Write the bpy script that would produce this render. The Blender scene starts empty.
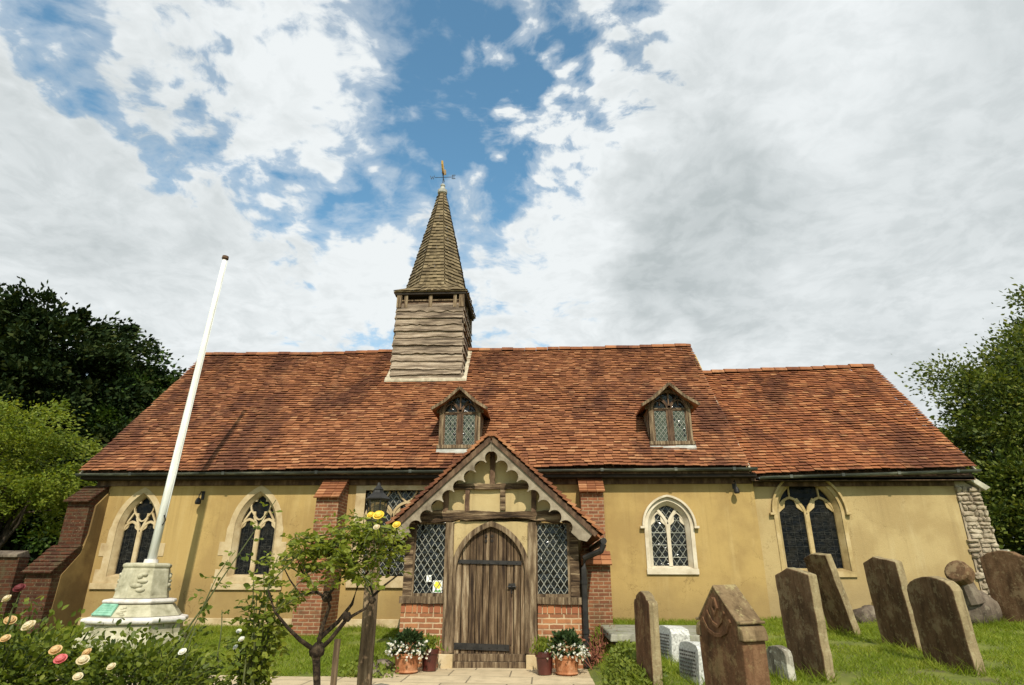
import bpy, bmesh, math, random
import numpy as np
from mathutils import Vector, Matrix, noise
from mathutils.geometry import tessellate_polygon

random.seed(7)
RNG = np.random.default_rng(11)
S = bpy.context.scene
COL = S.collection
R_ = math.radians

# ------------------------------------------------------------------ camera
F, PITCH, YAW, ROLL, EYE = 610.0, R_(21), R_(3), R_(.2), 1.3
cam_d = bpy.data.cameras.new('camera')
cam = bpy.data.objects.new('camera', cam_d)
COL.objects.link(cam)
cam_d.sensor_fit = 'HORIZONTAL'
cam_d.sensor_width = 36
cam_d.lens = F / 1024 * 36
cam_d.clip_start = .05
cam_d.clip_end = 4000
fw = Vector((-math.sin(YAW) * math.cos(PITCH), math.cos(YAW) * math.cos(PITCH), math.sin(PITCH)))
rt = Vector((math.cos(YAW), math.sin(YAW), 0))
up = rt.cross(fw)
cr, sr = math.cos(ROLL), math.sin(ROLL)
RT, UP = cr * rt + sr * up, cr * up - sr * rt
cam.matrix_world = Matrix(((RT.x, UP.x, -fw.x, 0), (RT.y, UP.y, -fw.y, 0), (RT.z, UP.z, -fw.z, EYE), (0, 0, 0, 1)))
S.camera = cam


def pix_dir(px, py):
    d = fw * F + RT * (px - 512) + UP * (342.5 - py)
    return d.normalized()


# ------------------------------------------------------------------ sun
SUN_EL, SUN_AZ = R_(43), R_(9.6)          # azimuth measured from due south (behind the camera) to the right
to_sun = Vector((math.sin(SUN_AZ) * math.cos(SUN_EL), -math.cos(SUN_AZ) * math.cos(SUN_EL), math.sin(SUN_EL)))
sun_d = bpy.data.lights.new('sun', 'SUN')
sun_d.energy = 5.0
sun_d.angle = R_(.5)
sun_d.color = (1, .93, .80)
sun = bpy.data.objects.new('sun', sun_d)
sun.rotation_euler = to_sun.to_track_quat('Z', 'Y').to_euler()
sun.location = (4, -20, 25)
COL.objects.link(sun)

S.view_settings.view_transform = 'Standard'
S.view_settings.look = 'None'
S.view_settings.exposure = 0
S.view_settings.gamma = 1
S.view_settings.use_curve_mapping = False


# ------------------------------------------------------------------ node helper
class NT:
    def __init__(s, tree):
        s.t = tree
        tree.nodes.clear()

    def n(s, typ, ins=None, **props):
        nd = s.t.nodes.new(typ)
        for k, v in props.items():
            setattr(nd, k, v)
        for k, v in (ins or {}).items():
            s.set(nd.inputs[k], v)
        return nd

    def set(s, sock, v):
        if isinstance(v, bpy.types.NodeSocket):
            s.t.links.new(v, sock)
        elif isinstance(v, bpy.types.Node):
            s.t.links.new(v.outputs[0], sock)
        else:
            if hasattr(sock.default_value, '__len__') and not hasattr(v, '__len__'):
                v = [v] * len(sock.default_value)
            elif hasattr(sock.default_value, '__len__') and len(sock.default_value) == 4 and len(v) == 3:
                v = (*v, 1)
            sock.default_value = v

    def math(s, op, a, b=0.0, c=0.0, clamp=False):
        nd = s.n('ShaderNodeMath', operation=op, use_clamp=clamp)
        s.set(nd.inputs[0], a)
        s.set(nd.inputs[1], b)
        s.set(nd.inputs[2], c)
        return nd.outputs[0]

    def vmath(s, op, a, b=(0, 0, 0)):
        nd = s.n('ShaderNodeVectorMath', operation=op)
        s.set(nd.inputs[0], a)
        s.set(nd.inputs[1], b)
        return nd.outputs['Value'] if op == 'DOT_PRODUCT' else nd.outputs[0]

    def noise(s, vec, scale, detail=4, rough=.55, dist=0.0):
        nd = s.n('ShaderNodeTexNoise', {'Scale': scale, 'Detail': detail, 'Roughness': rough, 'Distortion': dist})
        s.set(nd.inputs['Vector'], vec)
        return nd.outputs[0]

    def mapr(s, v, a, b, c=0.0, d=1.0, smooth=True):
        nd = s.n('ShaderNodeMapRange', {'From Min': a, 'From Max': b, 'To Min': c, 'To Max': d},
                 interpolation_type='SMOOTHSTEP' if smooth else 'LINEAR')
        s.set(nd.inputs['Value'], v)
        return nd.outputs[0]

    def mix(s, f, a, b, blend='MIX'):
        nd = s.n('ShaderNodeMix', data_type='RGBA', blend_type=blend)
        s.set(nd.inputs[0], f)
        s.set(nd.inputs[6], a)
        s.set(nd.inputs[7], b)
        return nd.outputs[2]

    def ramp(s, f, stops, interp='LINEAR'):
        nd = s.n('ShaderNodeValToRGB')
        cr_ = nd.color_ramp
        cr_.interpolation = interp
        while len(cr_.elements) < len(stops):
            cr_.elements.new(.5)
        for e, (p, c) in zip(cr_.elements, stops):
            e.position = p
            e.color = (*c, 1)
        s.set(nd.inputs[0], f)
        return nd.outputs[0]

    def sep(s, v):
        nd = s.n('ShaderNodeSeparateXYZ')
        s.set(nd.inputs[0], v)
        return nd.outputs

    def comb(s, x, y, z):
        nd = s.n('ShaderNodeCombineXYZ')
        for i, q in enumerate((x, y, z)):
            s.set(nd.inputs[i], q)
        return nd.outputs[0]

    def bump(s, h, strength=.3, dist=.02):
        nd = s.n('ShaderNodeBump', {'Strength': strength, 'Distance': dist})
        s.set(nd.inputs['Height'], h)
        return nd.outputs[0]


# ------------------------------------------------------------------ world: sky with clouds
world = bpy.data.worlds.new('World')
S.world = world
world.use_nodes = True
w = NT(world.node_tree)
sky = w.n('ShaderNodeTexSky', sky_type='NISHITA', sun_disc=False, sun_elevation=SUN_EL,
          sun_rotation=math.pi - SUN_AZ, altitude=50, air_density=1.0, dust_density=1.2, ozone_density=1.0)
tc = w.n('ShaderNodeTexCoord')
dirv = w.vmath('NORMALIZE', tc.outputs['Generated'])
dx, dy, dz = w.sep(dirv)
den = w.math('ADD', w.math('MAXIMUM', dz, 0.0), .16)
uv = w.comb(w.math('DIVIDE', dx, den), w.math('DIVIDE', dy, den), 0)
warp = w.n('ShaderNodeTexNoise', {'Scale': 3.0, 'Detail': 4})
w.set(warp.inputs['Vector'], uv)
uvw = w.vmath('ADD', uv, w.vmath('MULTIPLY', w.vmath('SUBTRACT', warp.outputs[1], (.5, .5, .5)), (.22, .22, 0)))
n1 = w.noise(uvw, 2.3, 10, .6)
n2 = w.noise(w.vmath('ADD', uvw, (5.2, 1.3, 0)), 13.0, 6, .6)
n5 = w.noise(w.vmath('ADD', uvw, (1.2, 8.3, 0)), 5.5, 4, .55)
wdir = w.n('ShaderNodeTexNoise', {'Scale': 9.0, 'Detail': 4})
w.set(wdir.inputs['Vector'], dirv)
dirw = w.vmath('NORMALIZE', w.vmath('ADD', dirv, w.vmath('MULTIPLY', w.vmath('SUBTRACT', wdir.outputs[1], (.5, .5, .5)), (.22, .22, .22))))


def blob(px, py, r_out, r_in, amount):
    d = w.vmath('DOT_PRODUCT', dirw, tuple(pix_dir(px, py)))
    return w.mapr(d, math.cos(R_(r_out)), math.cos(R_(r_in)), 0, amount)


raw = w.math('ADD', w.math('ADD', w.math('MULTIPLY', n1, .30), w.math('MULTIPLY', n2, .44)), w.math('MULTIPLY', n5, .26))
dens = w.math('MULTIPLY_ADD', w.math('SUBTRACT', raw, .5), 2.3, .52)
for px, py, ro, ri, a in (
        (455, 60, 9, 2, -.22), (470, 165, 7, 1, -.20), (385, 205, 7, 1, -.16), (495, 20, 8, 1, -.14), (320, 215, 6, 1, -.18), (520, 80, 6, 1, -.12),
        (215, 85, 4, 1, -.18), (125, 105, 4, 1, -.20), (50, 45, 5, 1, -.26), (90, 75, 4, 1, -.20), (590, 40, 8, 1, -.06), (400, 150, 6, 1, -.12),
        (425, 110, 6, 1, -.14), (180, 150, 4, 1, -.18), (250, 190, 4, 1, -.16), (560, 15, 8, 1, -.08), (540, 130, 8, 2, -.03), (160, 70, 12, 3, .10),
        (820, 200, 26, 12, .26), (1000, 200, 24, 10, .28), (700, 260, 14, 5, .22), (40, 210, 13, 5, .26), (250, 310, 14, 5, .16),
        (375, 285, 4.5, 1, .26), (310, 90, 9, 2, .12), (660, 200, 9, 2, .14), (570, 310, 11, 4, .18), (100, 300, 14, 4, .16), (160, 40, 9, 2, .10), (760, 60, 12, 4, .12), (280, 30, 7, 2, .10)):
    dens = w.math('ADD', dens, blob(px, py, ro, ri, a))
vor = w.n('ShaderNodeTexVoronoi', {'Scale': 19.0, 'Smoothness': .8, 'Randomness': 1.0}, feature='SMOOTH_F1')
wsm = w.n('ShaderNodeTexNoise', {'Scale': 16.0, 'Detail': 3})
w.set(wsm.inputs['Vector'], uv)
w.set(vor.inputs['Vector'], w.vmath('ADD', uv, w.vmath('MULTIPLY', w.vmath('SUBTRACT', wsm.outputs[1], (.5, .5, .5)), (.07, .07, 0))))
fine = w.noise(w.vmath('ADD', uvw, (3.3, 2.2, 0)), 30, 5, .65)
puff = w.math('ADD', w.mapr(vor.outputs['Distance'], .15, .65, .62, -.38, False), w.math('MULTIPLY', w.math('SUBTRACT', fine, .5), 1.3))
rip = w.math('ADD', w.math('ADD', blob(575, 105, 15, 3, .50), blob(300, 110, 14, 3, .16)), w.math('ADD', blob(110, 60, 12, 3, .10), .10))
rip = w.math('MINIMUM', rip, .62)
dens = w.math('ADD', dens, w.math('MULTIPLY', puff, rip))
cov = w.mapr(dens, .30, .66)
wispy = w.mapr(dens, .10, .50, 0, .42)
cov = w.math('MAXIMUM', cov, wispy)
n3 = w.noise(w.vmath('ADD', uvw, (2.1, 7.7, 0)), 3.1, 6, .55)
n4 = w.noise(w.vmath('ADD', uvw, (2.12, 7.74, 0)), 14, 5, .6)
shade = w.math('ADD', w.math('MULTIPLY', w.math('SUBTRACT', .12, puff), w.math('MULTIPLY', rip, .55)), w.math('ADD', w.mapr(n3, .38, .70, 0, .24), w.math('MULTIPLY', w.mapr(dens, .55, 1.0), .22)))
shade = w.math('ADD', shade, w.mapr(n4, .38, .66, -.10, .12))
for px, py, ro, ri, a in ((710, 245, 11, 2, .46), (970, 110, 14, 4, .12), (60, 175, 12, 2, .28), (650, 280, 7, 1, .25), (960, 280, 14, 4, .10),
                          (380, 285, 6, 1, -.35), (540, 120, 10, 2, -.25), (850, 60, 9, 2, -.15), (560, 250, 7, 2, -.15), (330, 100, 9, 2, -.2)):
    shade = w.math('ADD', shade, blob(px, py, ro, ri, a))
shade = w.math('MINIMUM', w.math('MAXIMUM', shade, 0.0), 1.0)
cloud = w.mix(shade, (8.7, 9.1, 9.2), (5.0, 5.5, 5.6))
skyc = w.mix(1.0, sky.outputs[0], (1.45, 2.1, 2.0), 'MULTIPLY')
final = w.mix(cov, skyc, cloud)
bg = w.n('ShaderNodeBackground', {'Color': final, 'Strength': .1})
wo = w.n('ShaderNodeOutputWorld')
w.t.links.new(bg.outputs[0], wo.inputs['Surface'])

# ------------------------------------------------------------------ materials
MATS = {}


def newmat(name):
    m = bpy.data.materials.new(name)
    m.use_nodes = True
    t = NT(m.node_tree)
    out = t.n('ShaderNodeOutputMaterial')
    p = t.n('ShaderNodeBsdfPrincipled')
    t.t.links.new(p.outputs[0], out.inputs[0])
    MATS[name] = m
    return m, t, p, out


def objc(t):
    return t.n('ShaderNodeTexCoord').outputs['Object']


def mottled(name, stops, scale=3, rough=.8, bump=.25, bscale=40, bdist=.01, stretch=(1, 1, 1), island=0.0, spec=.3, metal=0.0, detail=6):
    """plain weathered surface: colour ramp over noise (+ a share of per-piece variation), fine bump"""
    m, t, p, _ = newmat(name)
    v = t.vmath('MULTIPLY', objc(t), stretch)
    f = t.noise(v, scale, detail, .62)
    lo_ = .37 if stretch != (1, 1, 1) and scale > 2.1 else .28
    f = t.mapr(f, lo_, 1 - lo_, 0, 1, False)
    if island:
        g = t.n('ShaderNodeNewGeometry').outputs['Random Per Island']
        f = t.math('ADD', t.math('MULTIPLY', f, 1 - island), t.math('MULTIPLY', g, island))
    t.set(p.inputs['Base Color'], t.ramp(f, stops))
    p.inputs['Roughness'].default_value = rough
    p.inputs['Specular IOR Level'].default_value = spec
    p.inputs['Metallic'].default_value = metal
    if bump:
        h = t.noise(v, bscale, 5, .65)
        t.set(p.inputs['Normal'], t.bump(h, bump, bdist))
    return m


# rendered (plastered) walls: ochre limewash with blotches, fine grit, a few long stains
def plaster(name, base, dark, light):
    m, t, p, _ = newmat(name)
    o = objc(t)
    big = t.noise(o, .8, 5, .6)
    c = t.mix(t.mapr(big, .41, .58), dark, base)
    c = t.mix(t.mapr(t.noise(t.vmath('MULTIPLY', o, (3, 3, .45)), 1.3, 6, .65), .52, .75, 0, .55), c, light)
    x, y, z = t.sep(o)
    damp = t.mapr(t.math('ADD', z, t.math('MULTIPLY', t.noise(o, 1.7, 5, .6), .8)), .6, 1.55, .65, 0)
    c = t.mix(damp, c, (dark[0] * .72, dark[1] * .74, dark[2] * .85))
    pat = t.n('ShaderNodeTexVoronoi', {'Scale': 1.1}, feature='DISTANCE_TO_EDGE')
    t.set(pat.inputs['Vector'], t.vmath('ADD', o, t.vmath('MULTIPLY', t.comb(t.noise(o, 2.2, 6, .7), 0, t.noise(t.vmath('ADD', o, (7, 3, 1)), 2.2, 6, .7)), (1.3, 0, 1.3))))
    crack = t.math('MULTIPLY', t.mapr(pat.outputs[0], .0, .009, .7, 0), t.mapr(t.noise(o, .6, 3, .5), .47, .56))
    c = t.mix(crack, c, (dark[0] * .45, dark[1] * .42, dark[2] * .4))
    drip = t.math('MULTIPLY', t.mapr(t.noise(t.vmath('MULTIPLY', o, (5.5, 5.5, .22)), 1.5, 5, .6), .53, .72, 0, .48), t.mapr(z, .9, 3.1, .3, 1))
    c = t.mix(drip, c, (dark[0] * .66, dark[1] * .64, dark[2] * .66))
    c = t.mix(t.mapr(t.noise(o, 14, 4, .6), .55, .8, 0, .25), c, (dark[0] * .7, dark[1] * .7, dark[2] * .7))
    t.set(p.inputs['Base Color'], c)
    p.inputs['Roughness'].default_value = .92
    p.inputs['Specular IOR Level'].default_value = .15
    h = t.math('ADD', t.noise(o, 70, 4, .6), t.math('MULTIPLY', t.noise(o, 3.0, 3, .5), 1.6))
    t.set(p.inputs['Normal'], t.bump(h, .35, .02))
    return m


plaster('plaster', (.395, .27, .10), (.32, .213, .08), (.46, .338, .15))
plaster('plaster_chancel', (.405, .30, .14), (.335, .24, .108), (.455, .36, .19))
plaster('plaster_stain_shade', (.25, .165, .062), (.15, .095, .038), (.30, .21, .09))  # buttress cheek render: brown stain plus shade put into the colour
plaster('infill', (.47, .365, .185), (.40, .30, .145), (.52, .42, .235))


def tile_mat(name, hues, streak):
    m, t, p, _ = newmat(name)
    o = objc(t)
    g = t.n('ShaderNodeNewGeometry').outputs['Random Per Island']
    c = t.ramp(g, hues)
    pat = t.noise(t.vmath('MULTIPLY', o, (1, .5, .5)), .95, 8, .7)
    c = t.mix(t.mapr(pat, .46, .62, 0, .78), c, streak)
    pat2 = t.noise(t.vmath('ADD', t.vmath('MULTIPLY', o, (1.6, .4, .4)), (9, 4, 2)), 1.1, 6, .65)
    c = t.mix(t.mapr(pat2, .52, .74, 0, .5), c, (.34, .155, .07))
    lich = t.noise(o, 26, 4, .7)
    c = t.mix(t.mapr(lich, .62, .72, 0, .45), c, (.36, .27, .15))
    t.set(p.inputs['Base Color'], c)
    p.inputs['Roughness'].default_value = .85
    p.inputs['Specular IOR Level'].default_value = .2
    t.set(p.inputs['Normal'], t.bump(t.noise(o, 55, 4, .65), .5, .012))
    return m


tile_mat('roof_tile', [(0, (.16, .058, .027)), (.25, (.21, .079, .035)), (.6, (.265, .104, .044)), (.88, (.325, .135, .058)), (1, (.39, .19, .09))], (.078, .029, .018))
tile_mat('chancel_tile', [(0, (.17, .058, .026)), (.3, (.225, .078, .032)), (.65, (.285, .102, .040)), (.88, (.335, .133, .053)), (1, (.40, .19, .083))], (.078, .028, .016))


def brick(name, c1, c2, mortar, w_=.225, h_=.078, mort=.012, moss=0.0):
    m, t, p, _ = newmat(name)
    o = objc(t)
    x, y, z = t.sep(o)
    b = t.n('ShaderNodeTexBrick', {'Color1': c1, 'Color2': c2, 'Mortar': mortar, 'Scale': 1.0, 'Mortar Size': mort, 'Mortar Smooth': .25,
                                   'Bias': -.1, 'Brick Width': w_, 'Row Height': h_}, offset=.5)
    wob = t.math('MULTIPLY', t.math('SUBTRACT', t.noise(o, 9, 3, .5), .5), .014)
    t.set(b.inputs['Vector'], t.comb(t.math('ADD', t.math('ADD', x, y), wob), t.math('ADD', z, wob), 0))
    c = t.mix(t.mapr(t.noise(o, 7, 5, .65), .42, .7, 0, .6), b.outputs[0], (c1[0] * .45, c1[1] * .42, c1[2] * .5))
    c = t.mix(t.mapr(t.noise(o, 30, 4, .65), .58, .75, 0, .4), c, (.45, .35, .22))
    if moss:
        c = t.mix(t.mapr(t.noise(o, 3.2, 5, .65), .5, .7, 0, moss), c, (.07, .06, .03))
    t.set(p.inputs['Base Color'], c)
    p.inputs['Roughness'].default_value = .9
    p.inputs['Specular IOR Level'].default_value = .15
    h = t.math('SUBTRACT', t.math('MULTIPLY', t.noise(o, 60, 4, .6), .35), b.outputs[1])
    t.set(p.inputs['Normal'], t.bump(h, .7, .012))
    return m


brick('brick_porch', (.38, .165, .07), (.22, .083, .04), (.47, .335, .20))
brick('brick_buttress', (.26, .10, .046), (.15, .056, .03), (.31, .215, .125), .2, .066, .011, .45)
brick('brick_shaded', (.085, .030, .014), (.04, .016, .009), (.075, .05, .028), .21, .072, .012, .6)  # left-end brick, the trees' shade darkened into its colour

mottled('soldier_brick', [(0, (.17, .06, .035)), (.5, (.30, .105, .045)), (1, (.40, .16, .065))], 6, .9, .4, 50, .01, island=.8)
mottled('limestone', [(0, (.30, .21, .105)), (.5, (.44, .335, .185)), (1, (.54, .44, .28))], 3.5, .85, .35, 50, .01)
mottled('limestone_yellow', [(0, (.24, .165, .07)), (.45, (.38, .275, .12)), (1, (.52, .40, .22))], 3, .88, .4, 45, .012)
mottled('limestone_white', [(0, (.42, .35, .24)), (.5, (.56, .48, .35)), (1, (.64, .57, .44))], 4, .85, .3, 50, .01)
mottled('limestone_grey', [(0, (.24, .22, .16)), (.5, (.40, .37, .28)), (1, (.52, .48, .38))], 5, .88, .4, 60, .012)
mottled('memorial_stone', [(0, (.15, .135, .08)), (.3, (.32, .295, .195)), (.7, (.45, .415, .29)), (1, (.58, .54, .41))], 5, .85, .4, 45, .012)
mottled('memorial_rim', [(0, (.42, .37, .33)), (.5, (.60, .56, .51)), (1, (.72, .69, .63))], 6, .85, .4, 45, .01)
mottled('bronze_green', [(0, (.10, .26, .17)), (.5, (.20, .40, .28)), (1, (.30, .50, .37))], 9, .6, .5, 30, .006)
mottled('oak_grey', [(0, (.028, .017, .009)), (.3, (.092, .058, .031)), (.65, (.18, .124, .07)), (1, (.33, .25, .155))], 3.2, .88, 1.0, 16, .02, (6, 6, .6), .2)
mottled('oak_beam', [(0, (.018, .010, .005)), (.35, (.068, .040, .02)), (.7, (.16, .105, .058)), (1, (.33, .24, .14))], 3.2, .88, 1.0, 14, .025, (.6, 6, 6), .12)
mottled('oak_dark', [(0, (.035, .02, .012)), (.5, (.09, .05, .028)), (1, (.19, .12, .07))], 3, .85, .6, 22, .012, (3, 3, 1), .3)
mottled('door_plank', [(0, (.015, .008, .004)), (.28, (.05, .029, .015)), (.55, (.115, .072, .037)), (.8, (.205, .14, .08)), (1, (.38, .29, .18))], 3.4, .88, 1.0, 14, .02, (7, 7, .45), .32)
mottled('weatherboard', [(0, (.045, .03, .02)), (.28, (.14, .102, .07)), (.65, (.285, .215, .15)), (1, (.46, .37, .275))], 3.0, .88, 1.0, 16, .02, (.45, 5, 5), .25)
mottled('shingle', [(0, (.04, .028, .015)), (.3, (.115, .083, .044)), (.7, (.20, .148, .08)), (1, (.31, .24, .14))], 3, .9, .5, 40, .01, (1, 1, 1), .5)
mottled('painted_board', [(0, (.10, .075, .048)), (.5, (.235, .19, .13)), (1, (.36, .305, .22))], 5, .7, .25, 30, .006)
mottled('black_iron', [(0, (.008, .007, .006)), (1, (.03, .026, .022))], 8, .55, .4, 40, .006)
mottled('gutter_paint', [(0, (.02, .022, .018)), (.6, (.05, .055, .043)), (1, (.15, .15, .11))], 3, .5, .15, 40, .004, (.4, 2, 2))
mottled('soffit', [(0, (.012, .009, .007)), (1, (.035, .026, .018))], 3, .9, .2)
mottled('lead', [(0, (.18, .17, .145)), (.5, (.32, .31, .27)), (1, (.46, .45, .40))], 4, .6, .25, 20, .01)
mottled('mortar_fillet', [(0, (.22, .18, .12)), (.5, (.40, .34, .24)), (1, (.54, .48, .36))], 7, .9, .5, 30, .015)
mottled('lead_came', [(0, (.15, .15, .12)), (.5, (.26, .255, .21)), (1, (.40, .39, .32))], 5, .6, 0)
mottled('came_dark', [(0, (.012, .012, .010)), (.5, (.03, .03, .026)), (1, (.075, .072, .06))], 9, .8, 0, spec=.1)
mottled('gold_leaf', [(0, (.45, .24, .05)), (1, (.75, .45, .10))], 6, .35, .1, metal=.8)
mottled('white_paint', [(0, (.60, .60, .54)), (.5, (.74, .74, .68)), (1, (.82, .82, .77))], 3, .45, .08, 30, .004, (4, 4, .5))
mottled('terracotta', [(0, (.14, .05, .022)), (.5, (.33, .125, .05)), (1, (.50, .27, .15))], 9, .85, .35, 40, .008)
mottled('maroon_glaze', [(0, (.035, .010, .008)), (.6, (.075, .018, .013)), (1, (.12, .035, .025))], 4, .3, .1, 30, .004, spec=.5)
mottled('soil', [(0, (.02, .013, .008)), (1, (.06, .042, .028))], 20, .95, .8, 60, .02)
mottled('bark', [(0, (.022, .016, .011)), (.5, (.06, .042, .028)), (1, (.12, .088, .058))], 6, .95, .9, 24, .03, (2, 2, .6))
mottled('rose_wood', [(0, (.010, .007, .004)), (.5, (.032, .02, .011)), (1, (.11, .075, .042))], 22, .95, 1.0, 45, .03)
mottled('post_wood', [(0, (.06, .038, .02)), (.5, (.15, .10, .055)), (1, (.27, .195, .115))], 3, .85, .7, 20, .01, (5, 5, .6))
mottled('green_stem', [(0, (.045, .055, .016)), (1, (.11, .12, .04))], 12, .6, .3)
mottled('granite_white', [(0, (.16, .155, .14)), (.35, (.42, .41, .37)), (1, (.66, .65, .60))], 38, .8, .6, 70, .006, detail=3)
mottled('engraving', [(0, (.05, .045, .04)), (1, (.11, .10, .085))], 10, .9, 0)
mottled('window_card', [(0, (.70, .69, .63)), (1, (.80, .79, .73))], 3, .7, 0)
mottled('daffodil_yellow', [(0, (.70, .55, .02)), (1, (.80, .66, .06))], 3, .7, 0)
mottled('card_green', [(0, (.05, .20, .04)), (1, (.09, .30, .07))], 3, .7, 0)
mottled('dead_stem', [(0, (.10, .03, .018)), (.5, (.20, .07, .04)), (1, (.30, .13, .07))], 9, .9, .2, island=.6)
mottled('pale_cane', [(0, (.42, .36, .25)), (1, (.58, .52, .40))], 9, .8, .2)


def gravestone_mat(name, lo, mid, hi, lichen, lamt=.5):
    m, t, p, _ = newmat(name)
    o = objc(t)
    f = t.noise(t.vmath('MULTIPLY', o, (1.6, 1.6, .7)), 2.6, 7, .68)
    c = t.ramp(t.mapr(f, .3, .72, 0, 1, False), [(0, lo), (.5, mid), (1, hi)])
    runs = t.noise(t.vmath('MULTIPLY', o, (9, 9, .5)), 1.6, 4, .6)
    c = t.mix(t.mapr(runs, .5, .72, 0, .55), c, (lo[0] * .7, lo[1] * .7, lo[2] * .7))
    l = t.math('MULTIPLY', t.math('MAXIMUM', t.mapr(t.noise(o, 11, 6, .72), .53, .64), t.mapr(t.noise(t.vmath('ADD', o, (3, 8, 1)), 3.2, 7, .75), .54, .62)), lamt)
    c = t.mix(l, c, lichen)
    # slab edges and tops use a separate paler tone: lichen plus painted sunlight
    t.set(p.inputs['Base Color'], c)
    p.inputs['Roughness'].default_value = .93
    p.inputs['Specular IOR Level'].default_value = .12
    h = t.math('ADD', t.noise(o, 34, 6, .7), t.noise(o, 5, 4, .6))
    t.set(p.inputs['Normal'], t.bump(h, .6, .018))
    return m


gravestone_mat('brown_sandstone', (.05, .026, .013), (.135, .068, .035), (.225, .125, .066), (.28, .20, .095), .38)
gravestone_mat('lichen_cap', (.07, .042, .022), (.17, .115, .06), (.29, .21, .115), (.36, .30, .14), .6)
gravestone_mat('grey_brown_stone', (.05, .028, .014), (.145, .082, .042), (.265, .163, .09), (.34, .255, .135), .42)
gravestone_mat('lit_lichen_edge', (.12, .085, .046), (.235, .178, .095), (.36, .285, .16), (.38, .33, .19), .5)  # paler slab edges: sunlight put into the colour along with lichen
gravestone_mat('lichen_stone', (.05, .04, .03), (.20, .175, .13), (.46, .43, .35), (.50, .47, .38), .8)
gravestone_mat('rubble', (.17, .125, .085), (.33, .265, .185), (.50, .43, .32), (.42, .36, .25), .5)
gravestone_mat('slab_stone', (.15, .14, .10), (.27, .255, .195), (.38, .36, .29), (.22, .24, .10), .5)
gravestone_mat('boulder', (.055, .042, .032), (.125, .095, .07), (.23, .185, .135), (.27, .23, .16), .4)


def glass_mat(name, col, rough, wav, spec=.32):
    m, t, p, _ = newmat(name)
    o = objc(t)
    t.set(p.inputs['Base Color'], t.mix(t.mapr(t.noise(o, 7, 3, .6), .4, .7), col[0], col[1]))
    p.inputs['Roughness'].default_value = rough
    p.inputs['Specular IOR Level'].default_value = spec
    t.set(p.inputs['Normal'], t.bump(t.noise(o, 10, 2, .5), wav * 1.6, .05))
    return m


glass_mat('dark_glass', ((.006, .006, .006), (.018, .018, .015)), .12, .5)
glass_mat('stained_glass', ((.004, .005, .006), (.018, .016, .012)), .35, .3, .10)
glass_mat('dormer_glass', ((.045, .055, .036), (.105, .12, .082)), .2, .25, .3)


def leafmat(name, cols, trans=.35, rough=.5, spec=.2):
    m, t, p, out = newmat(name)
    g = t.n('ShaderNodeNewGeometry').outputs['Random Per Island']
    o = objc(t)
    f = t.math('ADD', t.math('MULTIPLY', g, .6), t.math('MULTIPLY', t.mapr(t.noise(o, 1.4, 3, .6), .3, .7, 0, 1, False), .4))
    n_ = len(cols)
    c = t.ramp(f, [(i / (n_ - 1), q) for i, q in enumerate(cols)])
    t.set(p.inputs['Base Color'], c)
    p.inputs['Roughness'].default_value = rough
    p.inputs['Specular IOR Level'].default_value = spec
    tr = t.n('ShaderNodeBsdfTranslucent')
    t.set(tr.inputs[0], t.mix(1.0, c, (1.5, 1.4, .6), 'MULTIPLY'))
    mx = t.n('ShaderNodeMixShader', {0: trans})
    t.t.links.new(p.outputs[0], mx.inputs[1])
    t.t.links.new(tr.outputs[0], mx.inputs[2])
    t.t.links.new(mx.outputs[0], out.inputs[0])
    return m


m, t, p, out = newmat('lantern_glass')
p.inputs['Base Color'].default_value = (.10, .085, .055, 1)
p.inputs['Roughness'].default_value = .1
tr = t.n('ShaderNodeBsdfTransparent', {0: (.8, .74, .6)})
mx = t.n('ShaderNodeMixShader', {0: .45})
t.t.links.new(tr.outputs[0], mx.inputs[1])
t.t.links.new(p.outputs[0], mx.inputs[2])
t.t.links.new(mx.outputs[0], out.inputs[0])
leafmat('yew_leaf', [(.008, .016, .008), (.018, .032, .012), (.032, .048, .015), (.07, .075, .02)], .12, .8, .05)
leafmat('oak_leaf', [(.016, .030, .007), (.048, .072, .012), (.11, .135, .021), (.27, .265, .06)], .3)
leafmat('bush_leaf', [(.014, .032, .008), (.034, .07, .012), (.07, .12, .018), (.12, .16, .03)], .25)
leafmat('bright_leaf', [(.05, .08, .010), (.12, .165, .018), (.20, .235, .03), (.29, .30, .055)], .4)
leafmat('rose_leaf', [(.022, .040, .008), (.075, .105, .014), (.15, .185, .024), (.27, .275, .055)], .4, .45)
leafmat('rose_tree_leaf', [(.045, .07, .010), (.115, .15, .018), (.20, .23, .03), (.34, .345, .07)], .42, .45)
leafmat('grass_blade', [(.085, .13, .010), (.155, .215, .018), (.23, .285, .03), (.37, .37, .08)], .45, .6)
leafmat('cover_leaf', [(.06, .09, .012), (.13, .165, .022), (.21, .235, .04)], .3, .5)
leafmat('pot_leaf', [(.012, .026, .010), (.035, .06, .018), (.09, .125, .04)], .25, .5)
leafmat('petal_white', [(.62, .60, .55), (.75, .74, .70), (.80, .79, .75)], .25, .6)
leafmat('petal_cream', [(.58, .47, .27), (.66, .57, .38), (.72, .66, .50)], .25, .6)
leafmat('petal_peach', [(.55, .33, .14), (.64, .44, .21), (.70, .55, .33)], .25, .6)
leafmat('petal_pink', [(.52, .10, .12), (.64, .17, .17), (.70, .28, .25)], .25, .6)
leafmat('petal_yellow', [(.72, .48, .03), (.80, .60, .06), (.82, .68, .18)], .25, .6)
leafmat('petal_plum', [(.09, .016, .02), (.14, .028, .03), (.18, .045, .045)], .2, .6)

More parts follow.
